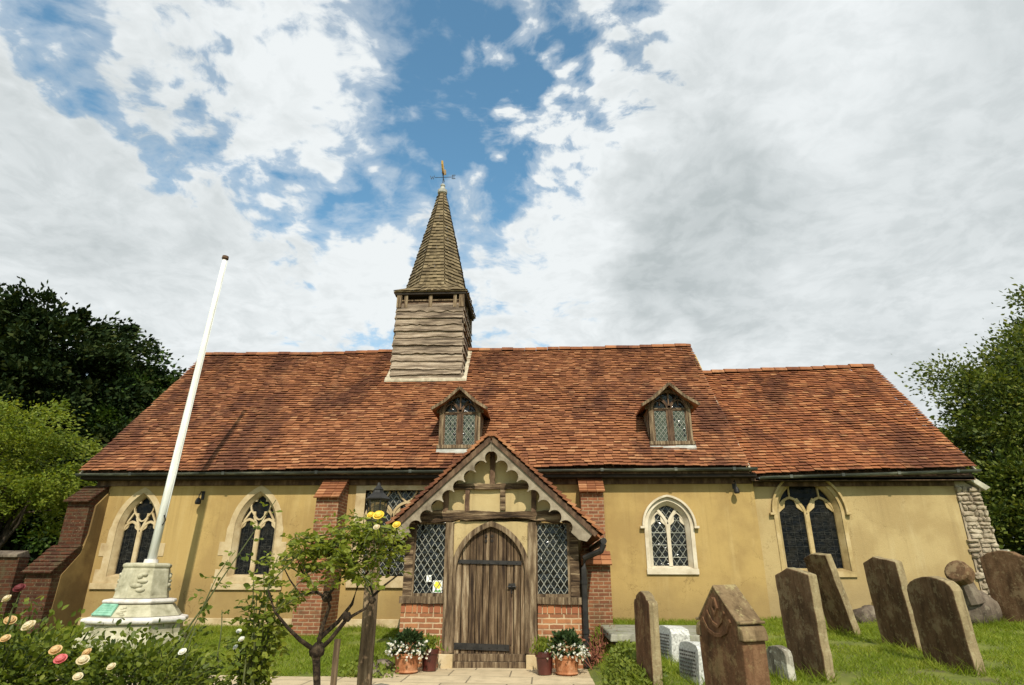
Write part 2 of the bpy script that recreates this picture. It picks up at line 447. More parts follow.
# ground: soil and turf under the grass blades
m, t, p, _ = newmat('turf')
o = objc(t)
c = t.ramp(t.mapr(t.noise(o, 2.2, 6, .65), .3, .7, 0, 1, False), [(0, (.075, .095, .012)), (.5, (.15, .175, .02)), (1, (.22, .225, .035))])
c = t.mix(t.mapr(t.noise(o, 1.6, 5, .65), .54, .68, 0, .75), c, (.13, .105, .045))
t.set(p.inputs['Base Color'], c)
p.inputs['Roughness'].default_value = .95
t.set(p.inputs['Normal'], t.bump(t.noise(o, 60, 4, .7), .8, .03))
# paving
m, t, p, _ = newmat('paving')
o = objc(t)
b = t.n('ShaderNodeTexBrick', {'Color1': (.53, .42, .26), 'Color2': (.44, .345, .21), 'Mortar': (.16, .125, .075), 'Scale': 1.0, 'Mortar Size': .012,
                               'Mortar Smooth': .3, 'Brick Width': .85, 'Row Height': .6}, offset=.37)
t.set(b.inputs['Vector'], t.vmath('ADD', o, (.2, .13, 0)))
c = t.mix(t.mapr(t.noise(o, 5, 6, .65), .4, .7, 0, .55), b.outputs[0], (.30, .235, .14))
t.set(p.inputs['Base Color'], c)
p.inputs['Roughness'].default_value = .92
t.set(p.inputs['Normal'], t.bump(t.math('SUBTRACT', t.math('MULTIPLY', t.noise(o, 25, 5, .65), .6), b.outputs[1]), .5, .015))


# ------------------------------------------------------------------ objects, mesh builder
WL = {}


def tag(o, label=None, cat=None, group=None, kind=None):
    if label: o['label'] = label
    if cat: o['category'] = cat
    if group: o['group'] = group
    if kind: o['kind'] = kind
    return o


def thing(name, loc, label, cat, group=None):
    o = bpy.data.objects.new(name, None)
    o.empty_display_size = .2
    o.location = loc
    COL.objects.link(o)
    WL[o] = Vector(loc)
    return tag(o, label, cat, group)


class MB:
    def __init__(s):
        s.v, s.f, s.m = [], [], []

    def add(s, vs, fs, mi=0):
        b = len(s.v)
        s.v.extend([tuple(q) for q in vs])
        s.f.extend([tuple(i + b for i in f) for f in fs])
        s.m.extend([mi] * len(fs))

    def box(s, x0, x1, y0, y1, z0, z1, mi=0):
        s.add([(x0, y0, z0), (x1, y0, z0), (x1, y1, z0), (x0, y1, z0), (x0, y0, z1), (x1, y0, z1), (x1, y1, z1), (x0, y1, z1)],
              [(0, 3, 2, 1), (4, 5, 6, 7), (0, 1, 5, 4), (1, 2, 6, 5), (2, 3, 7, 6), (3, 0, 4, 7)], mi)

    def hexa(s, q, mi=0):
        s.add(q, [(0, 3, 2, 1), (4, 5, 6, 7), (0, 1, 5, 4), (1, 2, 6, 5), (2, 3, 7, 6), (3, 0, 4, 7)], mi)

    def prism(s, outer, holes, fn, d0, d1, mi=0, back=True, side_mi=None):
        """outline with holes in (u,v), extruded from depth d0 (front) to d1"""
        loops = [list(outer)] + [list(h) for h in (holes or [])]
        flat = [q for l in loops for q in l]
        tris = tessellate_polygon([[Vector((a, b, 0)) for a, b in l] for l in loops])
        n = len(flat)
        vs = [fn(a, b, d0) for a, b in flat] + [fn(a, b, d1) for a, b in flat]
        fs = [tuple(t_) for t_ in tris]
        if back:
            fs += [tuple(i + n for i in reversed(t_)) for t_ in tris]
        b = 0
        sides = []
        for l in loops:
            k = len(l)
            for i in range(k):
                j = (i + 1) % k
                sides.append((b + i, b + j, b + j + n, b + i + n))
            b += k
        b0 = len(s.v)
        s.add(vs, fs, mi)
        s.f.extend([tuple(i + b0 for i in f) for f in sides])
        s.m.extend([mi if side_mi is None else side_mi] * len(sides))

    def ribbon(s, pts, wid, y0, y1, closed=False, mi=0):
        """bar of width wid following a polyline in the XZ plane, from y0 to y1"""
        n = len(pts)
        L, Rr = [], []
        for i in range(n):
            a = Vector(pts[(i - 1) % n]) if (closed or i > 0) else Vector(pts[i])
            c_ = Vector(pts[(i + 1) % n]) if (closed or i < n - 1) else Vector(pts[i])
            q = Vector(pts[i])
            d1, d2 = (q - a), (c_ - q)
            d1 = d1.normalized() if d1.length > 1e-9 else d2.normalized()
            d2 = d2.normalized() if d2.length > 1e-9 else d1
            nn = Vector((-(d1.y + d2.y), d1.x + d2.x))
            nn = nn.normalized() if nn.length > 1e-6 else Vector((-d1.y, d1.x))
            sc = 1 / max(.45, nn.dot(Vector((-d1.y, d1.x))))
            L.append(q + nn * wid / 2 * sc)
            Rr.append(q - nn * wid / 2 * sc)
        vs = []
        for i in range(n):
            vs += [(L[i].x, y0, L[i].y), (Rr[i].x, y0, Rr[i].y), (Rr[i].x, y1, Rr[i].y), (L[i].x, y1, L[i].y)]
        fs = []
        for i in range(n if closed else n - 1):
            a, b = 4 * i, 4 * ((i + 1) % n)
            fs += [(a, a + 1, b + 1, b), (a + 1, a + 2, b + 2, b + 1), (a + 2, a + 3, b + 3, b + 2), (a + 3, a, b, b + 3)]
        if not closed:
            fs += [(3, 2, 1, 0), (4 * n - 4, 4 * n - 3, 4 * n - 2, 4 * n - 1)]
        s.add(vs, fs, mi)

    def tube(s, pts, rad, n=7, mi=0, cap=True):
        pts = [Vector(q) for q in pts]
        k = len(pts)
        if not hasattr(rad, '__len__'): rad = [rad] * k
        ref = Vector((0, 0, 1))
        vs = []
        for i in range(k):
            d = (pts[min(i + 1, k - 1)] - pts[max(i - 1, 0)]).normalized()
            r_ = ref if abs(d.dot(ref)) < .95 else Vector((1, 0, 0))
            a = d.cross(r_).normalized()
            b = a.cross(d)
            for j in range(n):
                th = 2 * math.pi * j / n
                vs.append(pts[i] + (a * math.cos(th) + b * math.sin(th)) * rad[i])
        fs = [(i * n + j, i * n + (j + 1) % n, (i + 1) * n + (j + 1) % n, (i + 1) * n + j) for i in range(k - 1) for j in range(n)]
        if cap:
            fs += [tuple(reversed(range(n))), tuple((k - 1) * n + j for j in range(n))]
        s.add(vs, fs, mi)

    def lathe(s, prof, c, n=24, mi=0, rot=0.0, top=True):
        vs = [(c[0] + r * math.cos(rot + 2 * math.pi * j / n), c[1] + r * math.sin(rot + 2 * math.pi * j / n), c[2] + z) for r, z in prof for j in range(n)]
        k = len(prof)
        fs = [(i * n + j, i * n + (j + 1) % n, (i + 1) * n + (j + 1) % n, (i + 1) * n + j) for i in range(k - 1) for j in range(n)]
        if top: fs.append(tuple((k - 1) * n + j for j in range(n)))
        fs.append(tuple(reversed(range(n))))
        s.add(vs, fs, mi)

    def beam(s, a, b, wv, hv, wob=.01, seg=8, mi=0):
        """hewn timber from a to b; wv, hv are the half-size vectors of its section"""
        a, b, wv, hv = Vector(a), Vector(b), Vector(wv), Vector(hv)
        vs, fs = [], []
        for i in range(seg + 1):
            q = a.lerp(b, i / seg) + Vector([random.uniform(-wob, wob) * .5 for _ in range(3)])
            for sx, sz in ((-1, -1), (1, -1), (1, 1), (-1, 1)):
                vs.append(q + wv * sx * random.uniform(1 - wob * 4, 1 + wob * 4) + hv * sz * random.uniform(1 - wob * 5, 1 + wob * 5))
        for i in range(seg):
            for j in range(4):
                k = (j + 1) % 4
                fs.append((4 * i + j, 4 * i + k, 4 * i + 4 + k, 4 * i + 4 + j))
        fs += [(3, 2, 1, 0), tuple(4 * seg + j for j in range(4))]
        s.add(vs, fs, mi)

    def build(s, name, mat, parent=None, smooth=False, bevel=0.0, **tg):
        me = bpy.data.meshes.new(name)
        off = WL[parent] if parent is not None else Vector((0, 0, 0))
        loc = tg.pop('loc', None)
        if parent is None and loc is not None: off = Vector(loc)
        vs = np.array(s.v, dtype=float) - np.array(off)[None, :]
        me.from_pydata(vs.tolist(), [], s.f)
        mats = mat if isinstance(mat, (list, tuple)) else [mat]
        for q in mats: me.materials.append(MATS[q])
        if len(mats) > 1: me.polygons.foreach_set('material_index', s.m)
        bm = bmesh.new()
        bm.from_mesh(me)
        bmesh.ops.recalc_face_normals(bm, faces=bm.faces)
        bm.to_mesh(me)
        bm.free()
        if smooth: me.polygons.foreach_set('use_smooth', [True] * len(me.polygons))
        o_ = bpy.data.objects.new(name, me)
        COL.objects.link(o_)
        if parent is not None:
            o_.parent = parent
            WL[o_] = WL[parent]
        else:
            o_.location = off
            WL[o_] = Vector(off)
        if bevel:
            bv = o_.modifiers.new('edge_wear', 'BEVEL')
            bv.width = bevel
            bv.segments = 2
            bv.limit_method = 'ANGLE'
            bv.angle_limit = R_(40)
        return tag(o_, **tg)


def build_each(mb, name, mat, parent, **kw):
    """one object per connected piece"""
    par = list(range(len(mb.v)))

    def find(a):
        while par[a] != a:
            par[a] = par[par[a]]
            a = par[a]
        return a
    for f in mb.f:
        r0 = find(f[0])
        for i in f[1:]: par[find(i)] = r0
    groups = {}
    for f in mb.f: groups.setdefault(find(f[0]), []).append(f)
    out = []
    for fs in groups.values():
        ids = sorted({i for f in fs for i in f})
        mp = {a: b for b, a in enumerate(ids)}
        m2 = MB()
        m2.add([mb.v[i] for i in ids], [tuple(mp[i] for i in f) for f in fs])
        out.append(m2.build(name, mat, parent, **kw))
    return out


def raw_mesh(name, V, Fq, mat, parent=None, loc=None, smooth=False, **tg):
    """fast mesh from numpy arrays; Fq is (n,3) or (n,4)"""
    me = bpy.data.meshes.new(name)
    off = np.array(WL[parent]) if parent is not None else (np.array(loc) if loc is not None else np.zeros(3))
    V = np.asarray(V, dtype=np.float32) - off[None, :].astype(np.float32)
    Fq = np.asarray(Fq, dtype=np.int32)
    k = Fq.shape[1]
    me.vertices.add(len(V))
    me.vertices.foreach_set('co', V.ravel())
    me.loops.add(Fq.size)
    me.loops.foreach_set('vertex_index', Fq.ravel())
    me.polygons.add(len(Fq))
    me.polygons.foreach_set('loop_start', np.arange(0, Fq.size, k, dtype=np.int32))
    me.update(calc_edges=True)
    me.validate()
    me.materials.append(MATS[mat])
    if smooth: me.polygons.foreach_set('use_smooth', [True] * len(me.polygons))
    o_ = bpy.data.objects.new(name, me)
    COL.objects.link(o_)
    if parent is not None:
        o_.parent = parent
        WL[o_] = WL[parent]
    else:
        o_.location = off
        WL[o_] = Vector(off)
    return tag(o_, **tg)


def leaves(P, size, droop=.3, aspect=.55, up_bias=.6, fold=.18, dirs=None):
    """six-vertex folded leaves at the points P; returns vertices and quads"""
    P = np.asarray(P, float)
    n = len(P)
    sz = size * RNG.uniform(.6, 1.3, n)
    d = RNG.normal(size=(n, 3)) if dirs is None else dirs + RNG.normal(size=(n, 3)) * .45
    d[:, 2] -= droop
    d /= np.linalg.norm(d, axis=1)[:, None]
    u = RNG.normal(size=(n, 3)) * (1 - up_bias) + np.array([0, -.35, 1.0]) * up_bias
    sd = np.cross(d, u)
    sd /= np.linalg.norm(sd, axis=1)[:, None] + 1e-9
    nn = np.cross(sd, d)
    L, W_ = sz[:, None], (sz * aspect * .5)[:, None]
    base, tip = P, P + d * L
    a1, a2 = P + d * L * .35, P + d * L * .72
    lift = nn * L * fold
    V = np.stack([base, a1 + sd * W_ + lift * .6, a2 + sd * W_ * .8 + lift * .5, tip, a2 - sd * W_ * .8 + lift * .5, a1 - sd * W_ + lift * .6], 1).reshape(-1, 3)
    b = (np.arange(n) * 6)[:, None]
    Fq = np.concatenate([b + np.array([[0, 1, 2, 3]]), b + np.array([[0, 3, 4, 5]])], 0)
    return V, Fq


def quads_at(P, size, up_bias=.5, aspect=.6, dirs=None, droop=0.0):
    """single diamond leaves"""
    P = np.asarray(P, float)
    n = len(P)
    sz = (size * RNG.uniform(.55, 1.4, n))[:, None]
    d = RNG.normal(size=(n, 3)) if dirs is None else dirs + RNG.normal(size=(n, 3)) * .5
    d[:, 2] -= droop
    d /= np.linalg.norm(d, axis=1)[:, None]
    u = RNG.normal(size=(n, 3)) * (1 - up_bias) + np.array([0, -.4, 1.0]) * up_bias
    sd = np.cross(d, u)
    sd /= np.linalg.norm(sd, axis=1)[:, None] + 1e-9
    V = np.stack([P, P + d * sz * .5 + sd * sz * aspect * .5, P + d * sz, P + d * sz * .5 - sd * sz * aspect * .5], 1).reshape(-1, 3)
    return V, (np.arange(n) * 4)[:, None] + np.array([[0, 1, 2, 3]])


def cat_mesh(parts):
    Vs, Fs, b = [], [], 0
    for V, Fq in parts:
        Vs.append(V)
        Fs.append(Fq + b)
        b += len(V)
    return np.concatenate(Vs), np.concatenate(Fs)


def clamp(x, a, b): return max(a, min(b, x))


def sstep(a, b, x):
    q = clamp((x - a) / (b - a), 0, 1)
    return q * q * (3 - 2 * q)


# ------------------------------------------------------------------ ground
def gh(x, y):
    left = .015 + .085 * clamp(y - 9.25, 0, 4)
    rgt = clamp(.2 + .055 * (y - 8), .03, .49) + .04 * clamp(x - 3, 0, 7) * sstep(6, 8, y)
    if x > 7.6: rgt += .12 * clamp(x - 7.6, 0, 1)
    hump = .2 * math.exp(-((x - 1.0) ** 2 / .12 + (y - 8.3) ** 2 / 2.0))
    rgt += hump
    a = 1 - sstep(-2.75, -2.3, x)
    b = sstep(.62, 1.0, x)
    z = left * a + rgt * b
    if y > 60: z -= (y - 60) * .002
    return z + .012 * noise.noise(Vector((x * 1.3, y * 1.3, 0)))


def axis(segs):
    out = [segs[0][0]]
    for a, b, n in segs:
        out += [a + (b - a) * i / n for i in range(1, n + 1)]
    return out


gx = axis([(-900, -60, 6), (-60, -14, 12), (-14, 13, 150), (13, 60, 12), (60, 900, 6)])
gy = axis([(-300, -30, 4), (-30, 1, 10), (1, 15, 80), (15, 60, 14), (60, 1500, 8)])
V = [(x, y, gh(x, y)) for y in gy for x in gx]
nx = len(gx)
Fq = [(j * nx + i, j * nx + i + 1, (j + 1) * nx + i + 1, (j + 1) * nx + i) for j in range(len(gy) - 1) for i in range(nx - 1)]
raw_mesh('ground', V, Fq, 'turf', smooth=True, kind='structure', label='grassy churchyard ground rising gently to the church walls')

# path: from the camera to the porch, with an arm along the lawn to the left, following the ground
def path_in(x, y):
    ex = .12 * noise.noise(Vector((x * .9, y * .9, 3)))
    return (-2.35 + ex < x < .62 + ex and y < 10.45) or (-12 < x <= -1 and 7.3 + ex < y < 9.18 + ex * .6)


px_, py_ = axis([(-12, -2.5, 60), (-2.5, .8, 50)]), axis([(-3, 7, 40), (7, 10.5, 60)])
pm = MB()
for j in range(len(py_) - 1):
    for i in range(len(px_) - 1):
        xa, xb, ya, yb = px_[i], px_[i + 1], py_[j], py_[j + 1]
        if path_in((xa + xb) / 2, (ya + yb) / 2):
            pm.add([(x, y, gh(x, y) + .016) for x, y in ((xa, ya), (xb, ya), (xb, yb), (xa, yb))], [(0, 1, 2, 3)])
pm.build('path', 'paving', kind='structure', label='pale stone path leading to the porch and along the lawn')

# grass blades (uncountable): left lawn, right lawn, tufts along edges
def grass_points(n, x0, x1, y0, y1, keep):
    q = RNG.uniform((x0, y0), (x1, y1), (n, 2))
    return np.array([(x, y, gh(x, y)) for x, y in q if keep(x, y)])


def in_plinth(x, y): return (x + 7.3) ** 2 + (y - 11.5) ** 2 < .95 ** 2


GP = [grass_points(60000, -10, -2.2, 9.1, 13.2, lambda x, y: not path_in(x, y) and not in_plinth(x, y) and noise.noise(Vector((x * 1.4, y * 1.4, 2))) > -.42 + .3 * random.random()),
      grass_points(110000, .7, 9.5, 5.2, 13.25, lambda x, y: not path_in(x, y) and x < 9.5 and x / y < .92 and noise.noise(Vector((x * 1.4, y * 1.4, 2))) > -.42 + .3 * random.random()),
      grass_points(9000, 8.4, 16, 10, 16, lambda x, y: True)]
TUFT = [(3.11, 8.25, .36), (4.86, 11.2, .32), (4.98, 9.75, .38), (4.86, 8.45, .42), (8.0, 11.35, .6), (1.08, 7.35, .3), (1.70, 6.3, .4), (2.7, 8.05, .2), (1.68, 9.15, .3), (1.72, 7.85, .3), (7.3, 11.72, .4), (5.85, 12.4, .36), (-7.24, 11.5, .93)]
tq = []
for cx_, cy_, rr_ in TUFT:
    for _ in range(int(900 * rr_)):
        th_ = random.uniform(0, 6.283)
        k_ = rr_ * random.uniform(.75, 1.25)
        x_, y_ = cx_ + k_ * math.cos(th_) * (.45 if rr_ < .6 else 1), cy_ + k_ * math.sin(th_)
        tq.append((x_, y_, gh(x_, y_)))
n_tuft = len(tq)
GP.append(np.array(tq))
GP = np.concatenate(GP)
n = len(GP)
hgt = .045 * RNG.uniform(.5, 1.5, n) * (1 + .5 * np.array([noise.noise(Vector((a * 1.1, b * 1.1, 5))) for a, b, _ in GP]))
wal = (GP[:, 1] > 12.95) | ((GP[:, 1] < 9.35) & (GP[:, 0] < -2))
hgt[wal] *= 1.25
hgt[-n_tuft:] *= RNG.uniform(1.0, 3.0, n_tuft)
lean = RNG.normal(size=(n, 2)) * .85
ang = RNG.uniform(0, math.pi, n)
sdv = np.stack([np.cos(ang), np.sin(ang), np.zeros(n)], 1) * .006
upv = np.stack([lean[:, 0], lean[:, 1], np.ones(n)], 1) * hgt[:, None]
V = np.stack([GP - sdv, GP + sdv, GP + upv + sdv * .15, GP + upv - sdv * .15], 1).reshape(-1, 3)
raw_mesh('grass', V, (np.arange(n) * 4)[:, None] + np.array([[0, 1, 2, 3]]), 'grass_blade', kind='stuff',
         label='short mown green grass of the churchyard lawns', category='grass') if False else \
    tag(raw_mesh('grass', V, (np.arange(n) * 4)[:, None] + np.array([[0, 1, 2, 3]]), 'grass_blade'),
        'short mown green grass of the churchyard lawns', 'grass', None, 'stuff')

# ------------------------------------------------------------------ church
church = thing('church', (-1, 13.2, .3), 'small ochre rendered church with red tiled roofs, shingled spire and timber porch', 'church')
XZ = lambda u, v, d: (u, d, v)


def arch(cx, a, zs, h, n=12):
    """pointed arch from left spring over the apex to right spring"""
    r = (a * a + h * h) / (2 * a)
    c_ = a - r
    th = math.atan2(h, -c_) if -c_ > 0 else math.atan2(h, -c_)
    R = [(cx + c_ + r * math.cos(th * i / n), zs + r * math.sin(th * i / n)) for i in range(n + 1)]
    Lh = [(2 * cx - x, z) for x, z in R]
    return Lh + R[::-1][1:]


def arch_loop(cx, a, z0, zs, h, n=12):
    return [(cx - a, z0)] + arch(cx, a, zs, h, n) + [(cx + a, z0)]


def clip_seg(p, q, poly):
    """part of segment pq inside a convex polygon"""
    t0, t1 = 0.0, 1.0
    dx_, dz_ = q[0] - p[0], q[1] - p[1]
    k = len(poly)
    area = sum(poly[i][0] * poly[(i + 1) % k][1] - poly[(i + 1) % k][0] * poly[i][1] for i in range(k))
    sg = 1 if area > 0 else -1
    for i in range(k):
        a, b = poly[i], poly[(i + 1) % k]
        nx_, nz_ = -(b[1] - a[1]) * sg, (b[0] - a[0]) * sg
        num = nx_ * (p[0] - a[0]) + nz_ * (p[1] - a[1])
        dn = nx_ * dx_ + nz_ * dz_
        if abs(dn) < 1e-12:
            if num < 0: return None
            continue
        tt = -num / dn
        if dn > 0: t0 = max(t0, tt)
        else: t1 = min(t1, tt)
        if t0 >= t1: return None
    return (p[0] + dx_ * t0, p[1] + dz_ * t0), (p[0] + dx_ * t1, p[1] + dz_ * t1)


def lattice(mb, poly, dw, dh, wid, y, th=.008, wobble=0.0):
    xs, zs = [q[0] for q in poly], [q[1] for q in poly]
    x0, x1, z0, z1 = min(xs), max(xs), min(zs), max(zs)
    H = (z1 - z0)
    k = 0
    sl = dh / dw
    i0 = int((H / sl) / dw) + 2
    for i in range(-i0, int((x1 - x0) / dw) + i0):
        xa = x0 + i * dw
        for s_ in (1, -1):
            p_ = (xa, z0)
            q_ = (xa + s_ * H / sl, z1)
            if wobble:
                p_ = (p_[0] + random.uniform(-wobble, wobble), z0)
                q_ = (q_[0] + random.uniform(-wobble, wobble), z1)
            c_ = clip_seg(p_, q_, poly)
            if c_ and math.dist(*c_) > .01:
                mb.ribbon(list(c_), wid, y, y + th + .0004 * s_)


def bars(mb, poly, zs, wid, y, th=.012):
    for z in zs:
        c_ = clip_seg((-100, z), (100, z), poly)
        if c_: mb.ribbon(list(c_), wid, y, y + th)


# ---- nave and chancel walls with real window openings
WY, CY = 13.2, 13.28
NX0, NX1, CX1 = -9.82, 4.36, 8.46
NE, CE = 3.4, 3.33                         # eaves heights
W1 = dict(cx=-8.73, a=.44, z0=1.27, zs=2.2, h=.78)
W2 = dict(cx=-6.13, a=.455, z0=1.27, zs=2.24, h=.77)
W3 = dict(cx=2.55, a=.425, z0=1.46, zs=2.28, h=.50)
W4 = dict(cx=5.44, a=.64, z0=1.42, zs=2.55, h=.72)
SQ = (-3.86, -2.02, 1.28, 3.06)
lp = lambda w_, g=0.0: arch_loop(w_['cx'], w_['a'] + g, w_['z0'], w_['zs'], w_['h'] + g)
mb = MB()
mb.prism([(NX0, -.3), (NX1, -.3), (NX1, 3.55), (NX0, 3.55)],
         [lp(W1), lp(W2), lp(W3), [(SQ[0], SQ[2]), (SQ[1], SQ[2]), (SQ[1], SQ[3]), (SQ[0], SQ[3])]], XZ, WY, WY + .45)
# end gables and rear wall
YR, ZR = 16.57, 7.38
YB = 2 * YR - WY
for xa, xb in ((NX0, NX0 + .45), (NX1 - .45, NX1)):
    mb.prism([(WY + .45, -.3), (YB, -.3), (YB, 3.3), (YR, ZR - .16), (WY + .45, 3.75)], None, lambda u, v, d: (d, u, v), xa, xb)
mb.box(NX0 + .45, NX1 - .45, YB - .45, YB, -.3, 3.3)
mb.build('nave_wall', 'plaster', church)
mb = MB()
mb.prism([(NX1, -.3), (CX1, -.3), (CX1, 3.5), (NX1, 3.5)], [lp(W4)], XZ, CY, CY + .45)
CYR, CZR = 15.86, 6.44
CYB = 2 * CYR - CY
mb.prism([(CY + .45, -.3), (CYB, -.3), (CYB, 3.25), (CYR, CZR - .16), (CY + .45, 3.7)], None, lambda u, v, d: (d, u, v), CX1 - .45, CX1)
mb.box(NX1, CX1 - .45, CYB - .45, CYB, -.3, 3.25)
mb.build('chancel_wall', 'plaster_chancel', church)
# thin buff plinth course on the chancel and the grey splash strip along the nave foot
mb = MB()
mb.box(6.35, CX1 - .06, CY - .03, CY - .002, .3, .86)
build_each(mb, 'plinth_course', 'plaster', church)
mb = MB()
mb.box(NX0, -2.4, WY - .05, WY - .002, -.1, .50)
build_each(mb, 'plinth_course', 'limestone', church, bevel=.01)

# ---- tiled roofs
TANP = math.tan(R_(47))
CP, SP = math.cos(R_(47)), math.sin(R_(47))


def tiled(name, mat, x0, x1, y0, z0f, length, skip=None, zsag=None, gauge=.098, tw=.165, parent=church):
    mb_ = MB()
    rows = int(length / gauge)
    nrm = np.array((0, -SP, CP))
    for r in range(rows):
        s0 = r * gauge
        s1 = s0 + gauge * 1.7
        xx = x0 - random.uniform(0, tw) * .5 - (tw / 2 if r % 2 else 0)
        while xx < x1:
            wd = tw * random.uniform(.93, 1.07)
            xa, xb = max(xx, x0), min(xx + wd - .004, x1)
            xx += wd
            if xb - xa < .03: continue
            xm = (xa + xb) / 2
            ym = y0 + s0 * CP
            if skip and skip(xm, ym): continue
            zz = z0f(xm)
            sag = zsag(xm, s0 / length) if zsag else 0
            lift = .058 + random.uniform(-.008, .010) + sag
            l2 = .010 + sag
            js = random.uniform(-.010, .010)
            tlt = random.uniform(-.005, .005)

            def pt(x, s_, lf):
                return (x, y0 + s_ * CP + nrm[1] * lf, zz + s_ * SP + nrm[2] * lf)
            a, b = pt(xa, s0 + js, lift + tlt), pt(xb, s0 + js, lift - tlt)
            c_, d_ = pt(xb, s1, l2), pt(xa, s1, l2)
            a2, b2 = pt(xa, s0 + js, lift - .014 + tlt), pt(xb, s0 + js, lift - .014 - tlt)
            mb_.add([a, b, c_, d_, a2, b2], [(0, 1, 2, 3), (4, 5, 1, 0), (1, 5, 2), (4, 0, 3), (5, 4, 3, 2)])
    return mb_.build(name, mat, parent)


def nave_sag(x, s_): return .05 * noise.noise(Vector((x * .35, s_ * 2.2, 0))) + .02 * noise.noise(Vector((x * 1.1, s_ * 5, 4)))


RX0, RX1 = -10.05, 4.24
TX, TY0, TY1, TH = -3.105, 15.43, 17.33, .955      # bell turret centre, front, back, half width
DORM = ((-1.87, 13.26), (2.80, 13.32))


def nskip(x, y):
    if abs(x - TX) < TH - .03 and y > TY0 + .06: return True
    for dx_, dy_ in DORM:
        if abs(x - dx_) < .40 and dy_ + .05 < y < 14.0: return True
    return False


SLN = (YR - 12.85) / CP
tiled('nave_roof', 'roof_tile', RX0, RX1, 12.85, lambda x: NE + .004 * (x + 3), SLN, nskip, nave_sag)
csag = lambda x, s_: .04 * noise.noise(Vector((x * .4 + 9, s_ * 2.2, 2)))
CEZ = lambda x: 3.27 + .028 * (x - 4.3)
tiled('chancel_roof', 'chancel_tile', 4.30, 8.78, 12.95, CEZ, (CYR - 12.95) / CP, None, csag)
# boarding under the tiles, back slopes, verges
mb = MB()
for (xa, xb, y0, z0, yr, yb, zend) in ((RX0 + .03, RX1 - .03, 12.90, NE - .06, YR, 2 * YR - 12.9, 0), (4.27, 8.74, 13.0, CE - .12, CYR, 2 * CYR - 13.0, 0)):
    zr = z0 + (yr - y0) * TANP
    mb.hexa([(xa, y0, z0 - .05), (xb, y0, z0 - .05), (xb, yr, zr - .05), (xa, yr, zr - .05), (xa, y0, z0), (xb, y0, z0), (xb, yr, zr), (xa, yr, zr)])
    mb.hexa([(xa, yr + .002, zr - .05), (xb, yr + .002, zr - .05), (xb, yb, z0 - .05), (xa, yb, z0 - .05), (xa, yr + .002, zr), (xb, yr + .002, zr), (xb, yb, z0), (xa, yb, z0)])
mb.build('roof_boarding', 'oak_dark', church)
mb = MB()
for (xa, xb, yr, zr, e0, yb) in ((RX0, RX1, YR, ZR + .02, 3.42, 2 * YR - 12.85), (4.30, 8.78, CYR, CZR + .02, 3.36, 2 * CYR - 12.95)):
    mb.hexa([(xa, yr + .03, zr - .1), (xb, yr + .03, zr - .1), (xb, yb, e0 - .06), (xa, yb, e0 - .06), (xa, yr + .03, zr - .01), (xb, yr + .03, zr - .01), (xb, yb, e0), (xa, yb, e0)])
build_each(mb, 'rear_roof_slope', 'roof_tile', church)
# ridge tiles: half rounds with pale mortar joints
for nm, xa, xb, yr, zf in (('nave_ridge', RX0, TX - TH, YR, lambda x: ZR + .06 + .004 * (x + 3) + nave_sag(x, 1)), ('nave_ridge', TX + TH, RX1, YR, lambda x: ZR + .06 + .004 * (x + 3) + nave_sag(x, 1)), ('chancel_ridge', 4.2, 8.78, CYR, lambda x: CEZ(x) + (CYR - 12.95) * TANP + .06 + csag(x, 1))):
    mb = MB()
    x = xa
    while x < xb:
        x2 = min(x + .33, xb)
        if not (abs((x + x2) / 2 - TX) < TH and nm == 'nave_ridge'):
            q = []
            j = random.uniform(-.012, .012)
            for xx, rr in ((x + .004, .125), (x2 - .004, .118)):
                for k in range(7):
                    th = math.pi * k / 6
                    q.append((xx, yr + rr * math.cos(th), zf((x + x2) / 2) + j - .06 + rr * .95 * math.sin(th)))
            mb.add(q, [(k, k + 1, k + 8, k + 7) for k in range(6)] + [tuple(range(7)), tuple(range(13, 6, -1))])
        x = x2
    mb.build(nm, 'roof_tile', church)
# verge boards / pointing along the gable ends
mb = MB()
for xa, xb, y0, z0, yr, zr in ((RX0 - .012, RX0 + .03, 12.86, 3.36, YR, ZR - .02), (RX1 - .03, RX1 + .012, 12.86, 3.40, YR, ZR), (8.745, 8.79, 12.96, 3.36, CYR, CZR + .04)):
    mb.hexa([(xa, y0, z0 - .07), (xb, y0, z0 - .07), (xb, yr, zr - .07), (xa, yr, zr - .07), (xa, y0, z0), (xb, y0, z0), (xb, yr, zr), (xa, yr, zr)])
build_each(mb, 'verge', 'mortar_fillet', church)
# eaves soffit and gutters
mb = MB()
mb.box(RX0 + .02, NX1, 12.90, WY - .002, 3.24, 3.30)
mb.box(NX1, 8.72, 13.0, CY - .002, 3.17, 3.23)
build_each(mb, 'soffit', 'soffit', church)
mb = MB()
mb.box(NX0, NX1 - .02, WY - .035, WY - .002, 3.13, 3.24)
mb.box(NX1 + .02, CX1, CY - .035, CY - .002, 3.08, 3.17)
build_each(mb, 'wall_plate', 'oak_dark', church)


